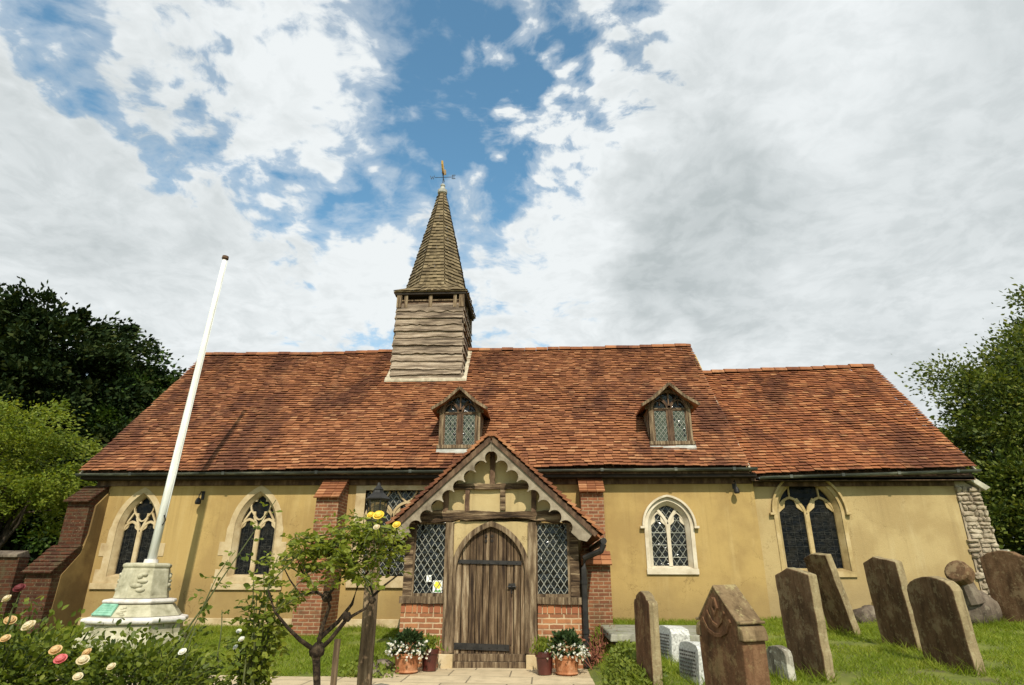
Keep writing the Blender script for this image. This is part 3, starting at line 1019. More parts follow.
def gutter(pts, r=.058):
    m_ = MB()
    vs, k = [], 9
    for q in pts:
        for j in range(k):
            th = math.pi * j / (k - 1)
            vs.append((q[0], q[1] - r * math.cos(th), q[2] - r * math.sin(th)))
        for j in reversed(range(k)):
            th = math.pi * j / (k - 1)
            vs.append((q[0], q[1] - r * .88 * math.cos(th), q[2] - r * .88 * math.sin(th)))
    n_ = 2 * k
    fs = [(i * n_ + j, i * n_ + (j + 1) % n_, (i + 1) * n_ + (j + 1) % n_, (i + 1) * n_ + j) for i in range(len(pts) - 1) for j in range(n_)]
    m_.add(vs, fs)
    for a, b in zip(pts[:-1], pts[1:]):               # jointing collars
        for t_ in (.3, .8):
            x = a[0] + (b[0] - a[0]) * t_
            z = a[2] + (b[2] - a[2]) * t_
            m_.box(x - .03, x + .03, a[1] - r - .006, a[1] - r + .012, z - .05, z + .012)
    return m_


gutter([(-10.08, 12.83, 3.345), (-6, 12.83, 3.36), (-2, 12.83, 3.38), (2, 12.83, 3.39), (4.36, 12.83, 3.40)]).build('gutter', 'gutter_paint', church)
gutter([(4.42, 12.93, 3.235), (6.5, 12.93, 3.29), (8.82, 12.93, 3.36)]).build('gutter', 'gutter_paint', church)


# ---- windows: stone surround, tracery, sill, glass, leads
def cusped(mb_, cx, a, z0, zs, h, wid, y0, y1, cusp=.38):
    """one light: pointed head bar with two inward cusps"""
    mb_.ribbon([(cx - a, z0)] + arch(cx, a, zs, h, 9) + [(cx + a, z0)], wid, y0, y1)
    for s_ in (-1, 1):
        A = arch(cx, a - wid * .4, zs, h - wid * .4, 9)
        if s_ > 0: A = [(2 * cx - x, z) for x, z in A]
        i0, i1, i2 = 1, 4, 7
        tip = ((A[i1][0] * (1 - cusp) + cx * cusp), A[i1][1] - h * .10)
        mb_.prism([A[i0], A[2], A[3], A[i1], A[5], A[6], A[i2], tip], None, XZ, y0 + .012, y1 - .01)


def window(w_, surround, quoins, tracery, glass, label, leads, grille, yoff=0.0, hood=False):
    Y = WY if w_ is not W4 else CY
    cx, a, z0, zs, h = w_['cx'], w_['a'], w_['z0'], w_['zs'], w_['h']
    inner = lp(w_, -.002)
    fr = MB()
    b_ = .125 if quoins else .08
    head = arch(cx, a + b_, zs, h + b_, 12)
    if quoins:
        bl = (zs - z0 + .12)
        lft, n_ = [], 4
        for k in range(n_):
            e = .14 if k % 2 == 0 else .03
            za, zb = z0 - .12 + bl * k / n_, z0 - .12 + bl * (k + 1) / n_
            lft += [(cx - a - b_ - e, za), (cx - a - b_ - e, zb)]
        rgt = [(2 * cx - x, z) for x, z in reversed(lft)]
        outer = lft + head[1:-1] + rgt
        # inner opening must sit inside: the surround starts below the sill
        fr.prism(outer, [inner], XZ, Y - .012, Y - .001)
        fr.box(cx - a - b_ - .16, cx + a + b_ + .16, Y - .05, Y - .001, z0 - .24, z0 - .121)
    else:
        outer = [(cx - a - b_, z0 - .0)] + head + [(cx + a + b_, z0 - .0)]
        inn = [(cx - a, z0)] + arch(cx, a, zs, h) + [(cx + a, z0)]
        ring_o, ring_i = outer, inn
        vs = [(x, Y - .02, z) for x, z in ring_o] + [(x, Y - .02, z) for x, z in ring_i]
        fr.prism(ring_o + ring_i[::-1], None, XZ, Y - .02, Y - .001)
        fr.box(cx - a - b_ - .01, cx + a + b_ + .01, Y - .045, Y - .001, z0 - .11, z0 - .001)
    win = fr.build('window', surround, church, bevel=.006, label=label)
    # chamfered jamb
    jb = MB()
    lo, li = lp(w_, -.003), lp(w_, -.075)
    li = [(x, max(z, z0 + .0)) for x, z in li]
    n_ = len(lo)
    vs = [(x, Y + .0, z) for x, z in lo] + [(x, Y + .10, z) for x, z in li] + [(x, Y + .26, z) for x, z in li]
    fs = []
    for i in range(n_ - 1):
        fs += [(i, i + 1, n_ + i + 1, n_ + i), (n_ + i, n_ + i + 1, 2 * n_ + i + 1, 2 * n_ + i)]
    jb.add(vs, fs)
    jb.hexa([(cx - a, Y - .002, z0 + .001), (cx + a, Y - .002, z0 + .001), (cx + a, Y + .26, z0 + .001), (cx - a, Y + .26, z0 + .001),
             (cx - a, Y - .002, z0 + .005), (cx + a, Y - .002, z0 + .005), (cx + a, Y + .26, z0 + .09), (cx - a, Y + .26, z0 + .09)])
    jb.build('jamb', surround, win)
    tr = MB()
    ai, yt0, yt1 = a - .07, Y + .10, Y + .20
    mw = .075
    lw = (ai - mw / 2) / 2                                # half width of one light
    for s_ in (-1, 1):
        lc = cx + s_ * (mw / 2 + lw)
        if tracery == 'quatrefoil' or tracery == 'dagger':
            cusped(tr, lc, lw + .012, z0 + .05, zs - .04, lw * 1.35, .05, yt0 + .012, yt1 - .01)
    tr.box(cx - mw / 2, cx + mw / 2, yt0, yt1 + .02, z0 + .05, zs - .02 if tracery != 'branch' else zs + .05)
    if tracery == 'branch':                               # Y tracery: mullion forks into the arch
        for s_ in (-1, 1):
            r_c = 2.4 * ai
            pts = []
            for k in range(9):
                t_ = k / 8
                pts.append((cx + s_ * (ai * .62 * t_ ** 1.25), zs + .02 + (h * .70) * t_ ** .85))
            tr.ribbon(pts, .055, yt0 + .004, yt1)
            lc = cx + s_ * (mw / 2 + lw)
            cusped(tr, lc, lw + .005, zs - .12, zs - .02, lw * 1.9, .03, yt0 + .014, yt1 - .012, .5)
    elif tracery == 'quatrefoil':
        zc = zs + h * .60
        ring = []
        for k in range(28):
            th = 2 * math.pi * k / 28
            r_ = .225 * (1 + .09 * math.cos(4 * th))
            ring.append((cx + r_ * math.cos(th) * .88, zc + r_ * math.sin(th) * 1.12))
        tr.ribbon(ring, .028, yt0 + .006, yt1 - .004, closed=True)
        for k in range(4):
            th = math.pi / 4 + math.pi / 2 * k
            r1, r2 = .215, .135
            tx_, tz_ = cx + r2 * math.cos(th), zc + r2 * math.sin(th) * 1.1
            q1 = (cx + r1 * math.cos(th - .32) * .9, zc + r1 * math.sin(th - .32) * 1.1)
            q2 = (cx + r1 * math.cos(th + .32) * .9, zc + r1 * math.sin(th + .32) * 1.1)
            tr.prism([q1, (tx_, tz_), q2, (cx + r1 * math.cos(th), zc + r1 * math.sin(th) * 1.1)], None, XZ, yt0 + .012, yt1 - .012)
        for s_ in (-1, 1):                                # webs from the ring to the lights and the arch
            tr.ribbon([(cx + s_ * .19, zc - .08), (cx + s_ * ai * .86, zs + .16)], .035, yt0 + .01, yt1 - .008)
            tr.ribbon([(cx, zs - .03), (cx + s_ * .12, zc - .19)], .045, yt0 + .009, yt1 - .006)
    elif tracery == 'dagger':
        for s_ in (-1, 1):
            lc = cx + s_ * (mw / 2 + lw)
            tr.ribbon([(lc, zs + lw * 1.28), (lc + s_ * -.01, zs + lw * 1.28 + .24)], .03, yt0 + .01, yt1 - .01)
            tr.ribbon([(cx, zs - .03), (cx - s_ * .0 + s_ * .05, zs + .12), (cx + s_ * .17, zs + .30)], .04, yt0 + .011, yt1 - .009)
    tr.build('tracery', surround, win, bevel=.005)
    gp = lp(w_, -.06)
    g = MB()
    g.prism(gp, None, XZ, Y + .155, Y + .165)
    g.build('glass', glass, win)
    ld = MB()
    yl = Y + .146
    if leads == 'diamond':
        lattice(ld, gp, .14, .19, .009, yl)
        bars(ld, gp, [z0 + .22 + .24 * k for k in range(4)], .014, yl - .006)
    else:
        bars(ld, gp, [z0 + .07 + .135 * k for k in range(int((zs + h * .6 - z0) / .135))], .008, yl)
        for k in range(2):                                # irregular stained glass leading
            for s_ in (-1, 1):
                lc = cx + s_ * (mw / 2 + lw)
                for j in range(16):
                    za = z0 + .08 + j * (zs - z0) / 15
                    q = [(lc + random.uniform(-lw, lw) * .8, za + random.uniform(-.05, .05)) for _ in range(3)]
                    ld.ribbon(q, .007, yl + .001 * k, yl + .008 + .001 * k)
        for s_ in (-1, 1):
            for e in (-.55, 0, .55):
                lc = cx + s_ * (mw / 2 + lw) + e * lw
                c_ = clip_seg((lc, z0), (lc, zs + .1), gp)
                if c_: ld.ribbon(list(c_), .007, yl - .002, yl + .006)
    ld.build('leading', 'lead_came' if leads == 'diamond' else 'came_dark', win)
    if grille: pass
    if hood:
        hm = MB()
        A = arch(cx, a + b_ + .02, zs, h + b_ + .02, 14)
        hm.ribbon(A, .045, Y - .085, Y - .018)
        for s_ in (-1, 1):
            hm.box(cx + s_ * (a + b_ + .04) - .05, cx + s_ * (a + b_ + .04) + .05, Y - .10, Y - .004, zs - .05, zs - .003)
        hm.build('hood_mould', surround, win, bevel=.006)
    return win


window(W1, 'limestone', True, 'quatrefoil', 'stained_glass', 'two light pointed window with quatrefoil head behind the flagpole', 'stained', False)
window(W2, 'limestone', True, 'quatrefoil', 'stained_glass', 'two light pointed window with quatrefoil head behind the rose stems', 'stained', False)
window(W3, 'limestone_white', False, 'branch', 'dark_glass', 'white stone window with forked mullion and diamond leads', 'diamond', False, hood=True)
window(W4, 'limestone_yellow', False, 'dagger', 'stained_glass', 'tall two light chancel window with yellow stone jambs', 'stained', False, hood=True)
# square headed tracery window beside the porch
x0, x1, z0, z1 = SQ
fr = MB()
fr.prism([(x0 - .17, z0 - .0), (x1 + .17, z0), (x1 + .17, z1 + .06), (x0 - .17, z1 + .06)],
         [[(x0 + .04, z0 + .02), (x1 - .04, z0 + .02), (x1 - .04, z1 - .04), (x0 + .04, z1 - .04)]], XZ, WY - .015, WY - .001)
fr.box(x0 - .2, x1 + .2, WY - .06, WY - .001, z0 - .2, z0 - .001)
sqw = fr.build('window', 'limestone', church, bevel=.006, label='square headed window of pointed lights half hidden by the porch')
tr = MB()
nl = 3
lw = (x1 - x0 - .08) / nl
for k in range(nl):
    lc = x0 + .04 + lw * (k + .5)
    tr.ribbon([(lc - lw / 2, z0 + .04)] + arch(lc, lw / 2, z1 - .62, .34, 9) + [(lc + lw / 2, z0 + .04)], .055, WY + .08, WY + .18)
    for s_ in (-1, 1):
        tr.ribbon([(lc, z1 - .28), (lc + s_ * lw * .22, z1 - .18), (lc + s_ * lw * .36, z1 - .05)], .035, WY + .09, WY + .17)
        A = arch(lc, lw / 2 - .02, z1 - .62, .32, 9)
        if s_ > 0: A = [(2 * lc - x, z) for x, z in A]
        tr.prism([A[1], A[2], A[3], A[4], A[5], A[6], (A[4][0] * .62 + lc * .38, A[4][1] - .03)], None, XZ, WY + .10, WY + .16)
tr.build('tracery', 'limestone', sqw, bevel=.005)
g = MB()
pl = [(x0 + .03, z0 + .03), (x1 - .03, z0 + .03), (x1 - .03, z1 - .03), (x0 + .03, z1 - .03)]
g.prism(pl, None, XZ, WY + .14, WY + .15)
g.build('glass', 'dark_glass', sqw)
ld = MB()
lattice(ld, pl, .13, .18, .009, WY + .131)
ld.build('leading', 'lead_came', sqw)


# ---- brick buttresses: two stages with tiled offsets
def buttress(x0, x1, yu, yl, ztop, zslope, zmid, zmid2, mat, label, xl=None, render_side=None, base=0.0):
    xl0, xl1 = xl or (x0, x1)
    m_ = MB()
    m_.prism([(WY - .002, zmid + .01), (yu, zmid + .01), (yu, zslope), (WY - .002, ztop)], None, lambda u, v, d: (d, u, v), x0, x1)
    m_.prism([(WY - .004, base), (yl, base), (yl, zmid), (yu - .001, zmid2), (WY - .004, zmid2)], None, lambda u, v, d: (d, u, v), xl0, xl1)
    b = m_.build('buttress', mat, church, bevel=.008, label=label)
    for (ya, za, yb, zb, xa, xb) in ((yu, zslope, WY - .01, ztop, x0, x1), (yl, zmid, yu, zmid2, xl0, xl1)):
        tl = MB()
        L = math.hypot(yb - ya, zb - za)
        ux, uz = (yb - ya) / L, (zb - za) / L
        n_ = max(2, int(L / .1))
        for k in range(-1, n_):
            q0, q1 = k * L / n_, (k + 1.5) * L / n_
            q1 = min(q1, L)
            nw = 3
            for j in range(nw):
                xx0, xx1 = xa - .03 + (xb - xa + .06) * j / nw, xa - .03 + (xb - xa + .06) * (j + 1) / nw - .006
                l0 = .05 + random.uniform(-.005, .006)
                tl.hexa([(xx0, ya + ux * q0 - uz * (l0 - .03), za + uz * q0 + ux * (l0 - .03)), (xx1, ya + ux * q0 - uz * (l0 - .03), za + uz * q0 + ux * (l0 - .03)),
                         (xx1, ya + ux * q1 - uz * .006, za + uz * q1 + ux * .006), (xx0, ya + ux * q1 - uz * .006, za + uz * q1 + ux * .006),
                         (xx0, ya + ux * q0 - uz * l0, za + uz * q0 + ux * l0), (xx1, ya + ux * q0 - uz * l0, za + uz * q0 + ux * l0),
                         (xx1, ya + ux * q1 - uz * .02, za + uz * q1 + ux * .02), (xx0, ya + ux * q1 - uz * .02, za + uz * q1 + ux * .02)])
        tl.build('offset_tiles', 'brick_shaded' if mat == 'brick_shaded' else 'roof_tile', b)
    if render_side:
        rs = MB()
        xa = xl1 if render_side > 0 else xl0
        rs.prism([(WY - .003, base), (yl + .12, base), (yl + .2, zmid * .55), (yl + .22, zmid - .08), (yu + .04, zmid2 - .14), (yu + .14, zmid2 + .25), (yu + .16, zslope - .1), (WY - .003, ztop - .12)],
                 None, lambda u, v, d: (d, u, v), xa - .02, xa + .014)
        rs.build('rendered_cheek', 'plaster_stain_shade', b)
    return b


buttress(-4.67, -4.2, 12.62, 12.2, 3.3, 2.84, 1.56, 1.88, 'brick_buttress', 'brick buttress behind the rose tree', xl=(-4.72, -4.18), render_side=None)
buttress(.74, 1.2, 12.72, 12.5, 3.27, 2.95, 1.58, 1.76, 'brick_buttress', 'brick buttress beside the porch downpipe', xl=(.71, 1.24))
buttress(-10.02, -9.54, 12.72, 12.15, 3.12, 2.78, 1.38, 1.86, 'brick_shaded', 'shade-darkened brick buttress at the far end beside the low wall', xl=(-10.06, -9.52), render_side=1)

# right end buttress: rubble flint with stone weatherings, leaning out to the east
mb = MB()
prof = [(8.40, .2), (9.62, .2), (9.60, 1.05), (9.36, 1.58), (9.04, 1.80), (9.00, 2.3), (8.96, 3.0), (8.62, 3.34), (8.40, 3.34)]
st = []
random.seed(21)
mb.prism([(8.47, .2), (9.6, .2), (9.58, 1.1), (9.34, 1.56), (9.02, 1.76), (8.97, 2.3), (8.92, 2.98), (8.6, 3.22), (8.47, 3.22)], None, XZ, 13.26, 14.0)
rb = mb.build('buttress', 'rubble', church, label='rubble stone buttress at the chancel end')
mb = MB()
random.seed(22)
icos = bmesh.new()
bmesh.ops.create_icosphere(icos, subdivisions=2, radius=1)
IV, IF = [v.co.copy() for v in icos.verts], [tuple(v.index for v in f.verts) for f in icos.faces]
icos.free()
z = .25
while z < 3.02:                                           # rubble stones bedded in the core, no two alike
    hh = random.uniform(.06, .13)
    xr = 9.58 if z < 1.0 else (9.56 - (z - 1.0) * .86 if z < 1.6 else 9.03 - (z - 1.6) * .06)
    x = 8.42 + random.uniform(-.02, .12)
    while x < xr - .03:
        ww = min(random.choice((.07, .1, .14, .2, .27)) * random.uniform(.8, 1.2), xr - x)
        sd_ = Vector((random.uniform(0, 99), random.uniform(0, 99), 0))
        hz = hh * random.uniform(.75, 1.25)
        tl_ = random.uniform(-.25, .25)
        vs = []
        for v in IV:
            k = 1 + .38 * noise.noise(v * 1.5 + sd_)
            qx = max(-.92, min(.92, v.x * k * 1.25)) * ww * .5
            qz = max(-.92, min(.92, v.z * k * 1.25)) * hz * .5
            vs.append((x + ww / 2 + qx - qz * tl_, 13.27 + v.y * k * .075 + random.uniform(0, .002), z + hh / 2 + qz + qx * tl_ * .5))
        mb.add(vs, IF)
        x += ww
    z += hh * .95
mb.build('rubble_stones', 'rubble', rb)
mb = MB()
mb.hexa([(8.98, 13.14, 2.97), (9.09, 13.14, 3.03), (9.09, 14.0, 3.03), (8.98, 14.0, 2.97), (8.50, 13.14, 3.34), (8.56, 13.14, 3.42), (8.56, 14.0, 3.42), (8.50, 14.0, 3.34)])
mb.hexa([(9.64, 13.14, 1.02), (9.76, 13.14, 1.08), (9.76, 14.0, 1.08), (9.64, 14.0, 1.02), (9.04, 13.14, 1.74), (9.10, 13.14, 1.84), (9.10, 14.0, 1.84), (9.04, 14.0, 1.74)])
build_each(mb, 'weathering', 'limestone_grey', rb, bevel=.012)

# ---- bell turret
tur = bpy.data.objects.new('bell_turret', None)
COL.objects.link(tur)
tur.parent = church
tur.location = Vector((TX, (TY0 + TY1) / 2, 6.2)) - WL[church]
WL[tur] = Vector((TX, (TY0 + TY1) / 2, 6.2))
random.seed(5)
TZT = 8.74
mb = MB()
mb.box(TX - TH + .05, TX + TH - .05, TY0 + .05, TY1 - .05, 5.6, 8.50)
mb.box(TX - TH + .10, TX + TH - .10, TY0 + .25, TY1 - .25, 8.5, TZT)
mb.build('turret_core', 'oak_dark', tur)
zb = [6.14]
for hh in (.20, .16, .24, .225, .255, .245, .19, .19, .215, .215, .21): zb.append(zb[-1] + hh * .965)


def waves(n_, amp, seed):
    return [amp * (noise.noise(Vector((i * .45, seed * 3.7, 0))) * 1.4 + .5 * noise.noise(Vector((i * 1.1, seed * 1.7, 5)))) for i in range(n_ + 1)]


def boards(face, seeds):
    m_ = MB()
    for k in range(-3 if face != 0 else 0, len(zb) - 1):
        if k >= 0: za, zt = zb[k], zb[k + 1]
        else: za, zt = 6.14 + k * .2, 6.14 + (k + 1) * .2
        n_ = 22
        wv = waves(n_, random.choice((.012, .02, .035, .05)), seeds + k * 1.3)
        tl_ = random.uniform(-.022, .022)
        wv = [q_ + tl_ * (i_ / n_ - .5) * 2 for i_, q_ in enumerate(wv)]
        tp = 1 - max(0, (za - 6.1)) * .016
        out = random.uniform(.045, .07)
        jl, jr = random.uniform(-.02, .02), random.uniform(-.02, .02)
        vs = []
        for i in range(n_ + 1):
            u = -TH + (2 * TH) * i / n_
            u = u * tp + (jl if i == 0 else 0) + (jr if i == n_ else 0)
            for zz, oo in ((za + wv[i], out), (za + wv[i], out - .03), (zt + .05, -.02), (zt + .05, .005)):
                dd = TH * tp + oo
                if face == 0: vs.append((TX + u, (TY0 + TY1) / 2 - dd, zz))
                elif face == 1: vs.append((TX + dd, (TY0 + TY1) / 2 + u, zz))
                elif face == 2: vs.append((TX - u, (TY0 + TY1) / 2 + dd, zz))
                else: vs.append((TX - dd, (TY0 + TY1) / 2 - u, zz))
        fs = []
        for i in range(n_):
            a, b = 4 * i, 4 * i + 4
            fs += [(a, b, b + 3, a + 3), (a, a + 1, b + 1, b), (a + 1, a + 2, b + 2, b + 1), (a + 2, a + 3, b + 3, b + 2)]
        fs += [(0, 3, 2, 1), (4 * n_, 4 * n_ + 1, 4 * n_ + 2, 4 * n_ + 3)]
        m_.add(vs, fs)
    return m_


for fc in range(4):
    boards(fc, fc * 7.1 + 1).build('weatherboarding', 'weatherboard', tur)
# belfry opening: corner posts, bars
mb = MB()
yF = TY0 + .05
hw = TH * .955
zo0, zo1 = zb[-1] + .02, TZT + .02
for fx in (-1, 1):
    for yy in (TY0 + .04, TY1 - .04):
        mb.box(TX + fx * hw - .10, TX + fx * hw + .04 if fx < 0 else TX + fx * hw + .04, yy - .07, yy + .07, zo0 - .1, zo1) if fx > 0 else mb.box(TX - hw - .04, TX - hw + .10, yy - .07, yy + .07, zo0 - .1, zo1)
        mb.box(TX + fx * (hw - .22) - .045, TX + fx * (hw - .22) + .045, yy - .05, yy + .05, zo0 - .1, zo1)
for yy in (TY0 + .04, TY1 - .04):
    mb.box(TX - .05, TX + .05, yy - .04, yy + .04, zo0 - .1, zo1)
    mb.box(TX - hw, TX + hw, yy - .025, yy + .02, zo0 + .11, zo0 + .145)
for xx in (TX - hw + .02, TX + hw - .02):
    mb.box(xx - .03, xx + .03, TY0 + .1, TY1 - .1, zo0 + .11, zo0 + .145)
    mb.box(xx - .04, xx + .04, (TY0 + TY1) / 2 - .05, (TY0 + TY1) / 2 + .05, zo0 - .1, zo1)
mb.build('belfry_frame', 'oak_grey', tur)
# eaves slab and octagonal shingled spire
cy = (TY0 + TY1) / 2
mb = MB()
ev = TH + .055
mb.box(TX - ev + .01, TX + ev - .01, cy - ev + .01, cy + ev - .01, TZT - .03, TZT + .04)
mb.build('spire_eaves', 'soffit', tur)
mb = MB()
mb.box(TX - ev - .02, TX + ev + .02, cy - ev - .02, cy + ev + .02, TZT + .041, TZT + .072)
mb.build('eaves_board', 'shingle', tur)
ZS0, ZS1 = TZT + .075, 12.92
mb = MB()
NCR = 34


def spire_ring(t_):
    """eight corners of the spire at height fraction t_; broached square at the foot"""
    base = (TH + .10) * (1 - t_ * .965) if t_ > .06 else (TH + .10) * (1 - .06 * .965) + (.06 - t_) * 2.0 * .75
    base = (TH * .915) * (1 - t_) + .05
    flare = max(0, 1 - t_ / .07) ** 1.6 * .10
    base += flare
    k_ = math.tan(math.pi / 8)
    sq = max(0, 1 - t_ / .05)
    c_ = base * (k_ * (1 - sq) + sq * .985)
    return [(-c_, -base), (c_, -base), (base, -c_), (base, c_), (c_, base), (-c_, base), (-base, c_), (-base, -c_)]


for k in range(NCR):
    t0, t1 = k / NCR, (k + 1.35) / NCR
    t1 = min(t1, .999)
    r0, r1 = spire_ring(t0), spire_ring(t1)
    z0_, z1_ = ZS0 + (ZS1 - ZS0) * t0, ZS0 + (ZS1 - ZS0) * t1
    for e in range(8):
        a0, b0, a1, b1 = Vector(r0[e]), Vector(r0[(e + 1) % 8]), Vector(r1[e]), Vector(r1[(e + 1) % 8])
        L = (b0 - a0).length
        if L < .01: continue
        ns = max(1, int(L / .10))
        nout = Vector(((a0 + b0).x, (a0 + b0).y)).normalized() * .042
        cut = [0] + sorted(clamp((j + random.uniform(-.2, .2)) / ns, 0, 1) for j in range(1, ns)) + [1]
        for j in range(ns):
            u0, u1 = cut[j], cut[j + 1]
            jz = random.uniform(-.012, .012)
            o_ = nout * random.uniform(.8, 1.4)
            p0, p1 = a0.lerp(b0, u0) + o_, a0.lerp(b0, u1) + o_
            q0, q1 = a1.lerp(b1, u0), a1.lerp(b1, u1)
            mb.add([(TX + p0.x, cy + p0.y, z0_ + jz), (TX + p1.x, cy + p1.y, z0_ + jz), (TX + q1.x, cy + q1.y, z1_), (TX + q0.x, cy + q0.y, z1_),
                    (TX + p0.x * .97, cy + p0.y * .97, z0_ + jz), (TX + p1.x * .97, cy + p1.y * .97, z0_ + jz)], [(0, 1, 2, 3), (4, 5, 1, 0)])
mb.build('spire', 'shingle', tur)
mb = MB()
mb.lathe([(.12, -.16), (.155, -.12), (.155, -.02), (.085, .0), (.075, .10), (.06, .13), (.08, .16), (.075, .20), (.025, .25)], (TX, cy, ZS1 - .06), 14)
mb.build('finial', 'lead', tur, smooth=False)
# flashing round the turret foot
mb = MB()
rz = lambda y: NE + (y - 12.85) * TANP + .0
fz = .075
yf = TY0 - .03
mb.hexa([(TX - TH - .15, yf - .05, rz(yf - .05) + fz - .02), (TX + TH + .14, yf - .05, rz(yf - .05) + fz - .02), (TX + TH + .14, yf + .03, rz(yf + .03) + fz), (TX - TH - .15, yf + .03, rz(yf + .03) + fz),
         (TX - TH - .15, yf - .05, rz(yf - .05) + fz + .03), (TX + TH + .14, yf - .05, rz(yf - .05) + fz + .03), (TX + TH + .14, yf + .03, rz(yf + .03) + fz + .05), (TX - TH - .15, yf + .03, rz(yf + .03) + fz + .05)])
for s_ in (-1, 1):
    xa, xb = sorted((TX + s_ * (TH - .0), TX + s_ * (TH + .13)))
    for k in range(6):
        ya, yb = yf + (YR - yf) * k / 6, yf + (YR - yf) * (k + 1) / 6
        mb.hexa([(xa, ya, rz(ya) + .03), (xb, ya, rz(ya) + .03), (xb, yb, rz(yb) + .03), (xa, yb, rz(yb) + .03),
                 (xa, ya, rz(ya) + fz + .05), (xb, ya, rz(ya) + fz + .02), (xb, yb, rz(yb) + fz + .02), (xa, yb, rz(yb) + fz + .05)])
mb.build('flashing', 'mortar_fillet', tur)
# weathervane
vz = ZS1 + .22
mb = MB()
mb.tube([(TX, cy, vz - .1), (TX, cy, vz + .66)], .014, 6)
vane = mb.build('weathervane', 'black_iron', church, label='iron weathervane with gilded cockerel on the spire top')
mb = MB()
az = vz + .22
for dx_, dy_ in ((1, 0), (0, 1)):
    mb.tube([(TX - .27 * dx_, cy - .27 * dy_, az), (TX + .27 * dx_, cy + .27 * dy_, az)], .009, 5)


def letter(m_, strokes, ox, oz, sc, y):
    for st_ in strokes: m_.ribbon([(ox + a * sc, oz + b * sc) for a, b in st_], .016, y - .008, y + .008)


letter(mb, [[(0, 1), (.25, 0), (.5, .7), (.75, 0), (1, 1)]], TX - .42, az - .06, .13, cy)
letter(mb, [[(.8, 1), (0, 1), (0, 0), (.8, 0)], [(0, .5), (.65, .5)]], TX + .29, az - .06, .13, cy)
mb.build('compass_arms', 'black_iron', vane)
mb = MB()
# cockerel seen nearly end-on, body, tail and comb
ck = [(-.02, 0), (.06, -.02), (.13, .04), (.17, .14), (.24, .12), (.22, .22), (.18, .28), (.14, .26), (.10, .18), (.0, .16), (-.08, .24), (-.16, .36), (-.24, .34), (-.22, .22), (-.16, .10), (-.10, .03)]
ca, sa = math.cos(R_(84)), math.sin(R_(84))
mb.prism(ck, None, lambda u, v, d: (TX + u * ca - d * sa, cy + u * sa + d * ca, vz + .36 + v), -.025, .025)
mb.build('cockerel', 'gold_leaf', vane, bevel=.01)


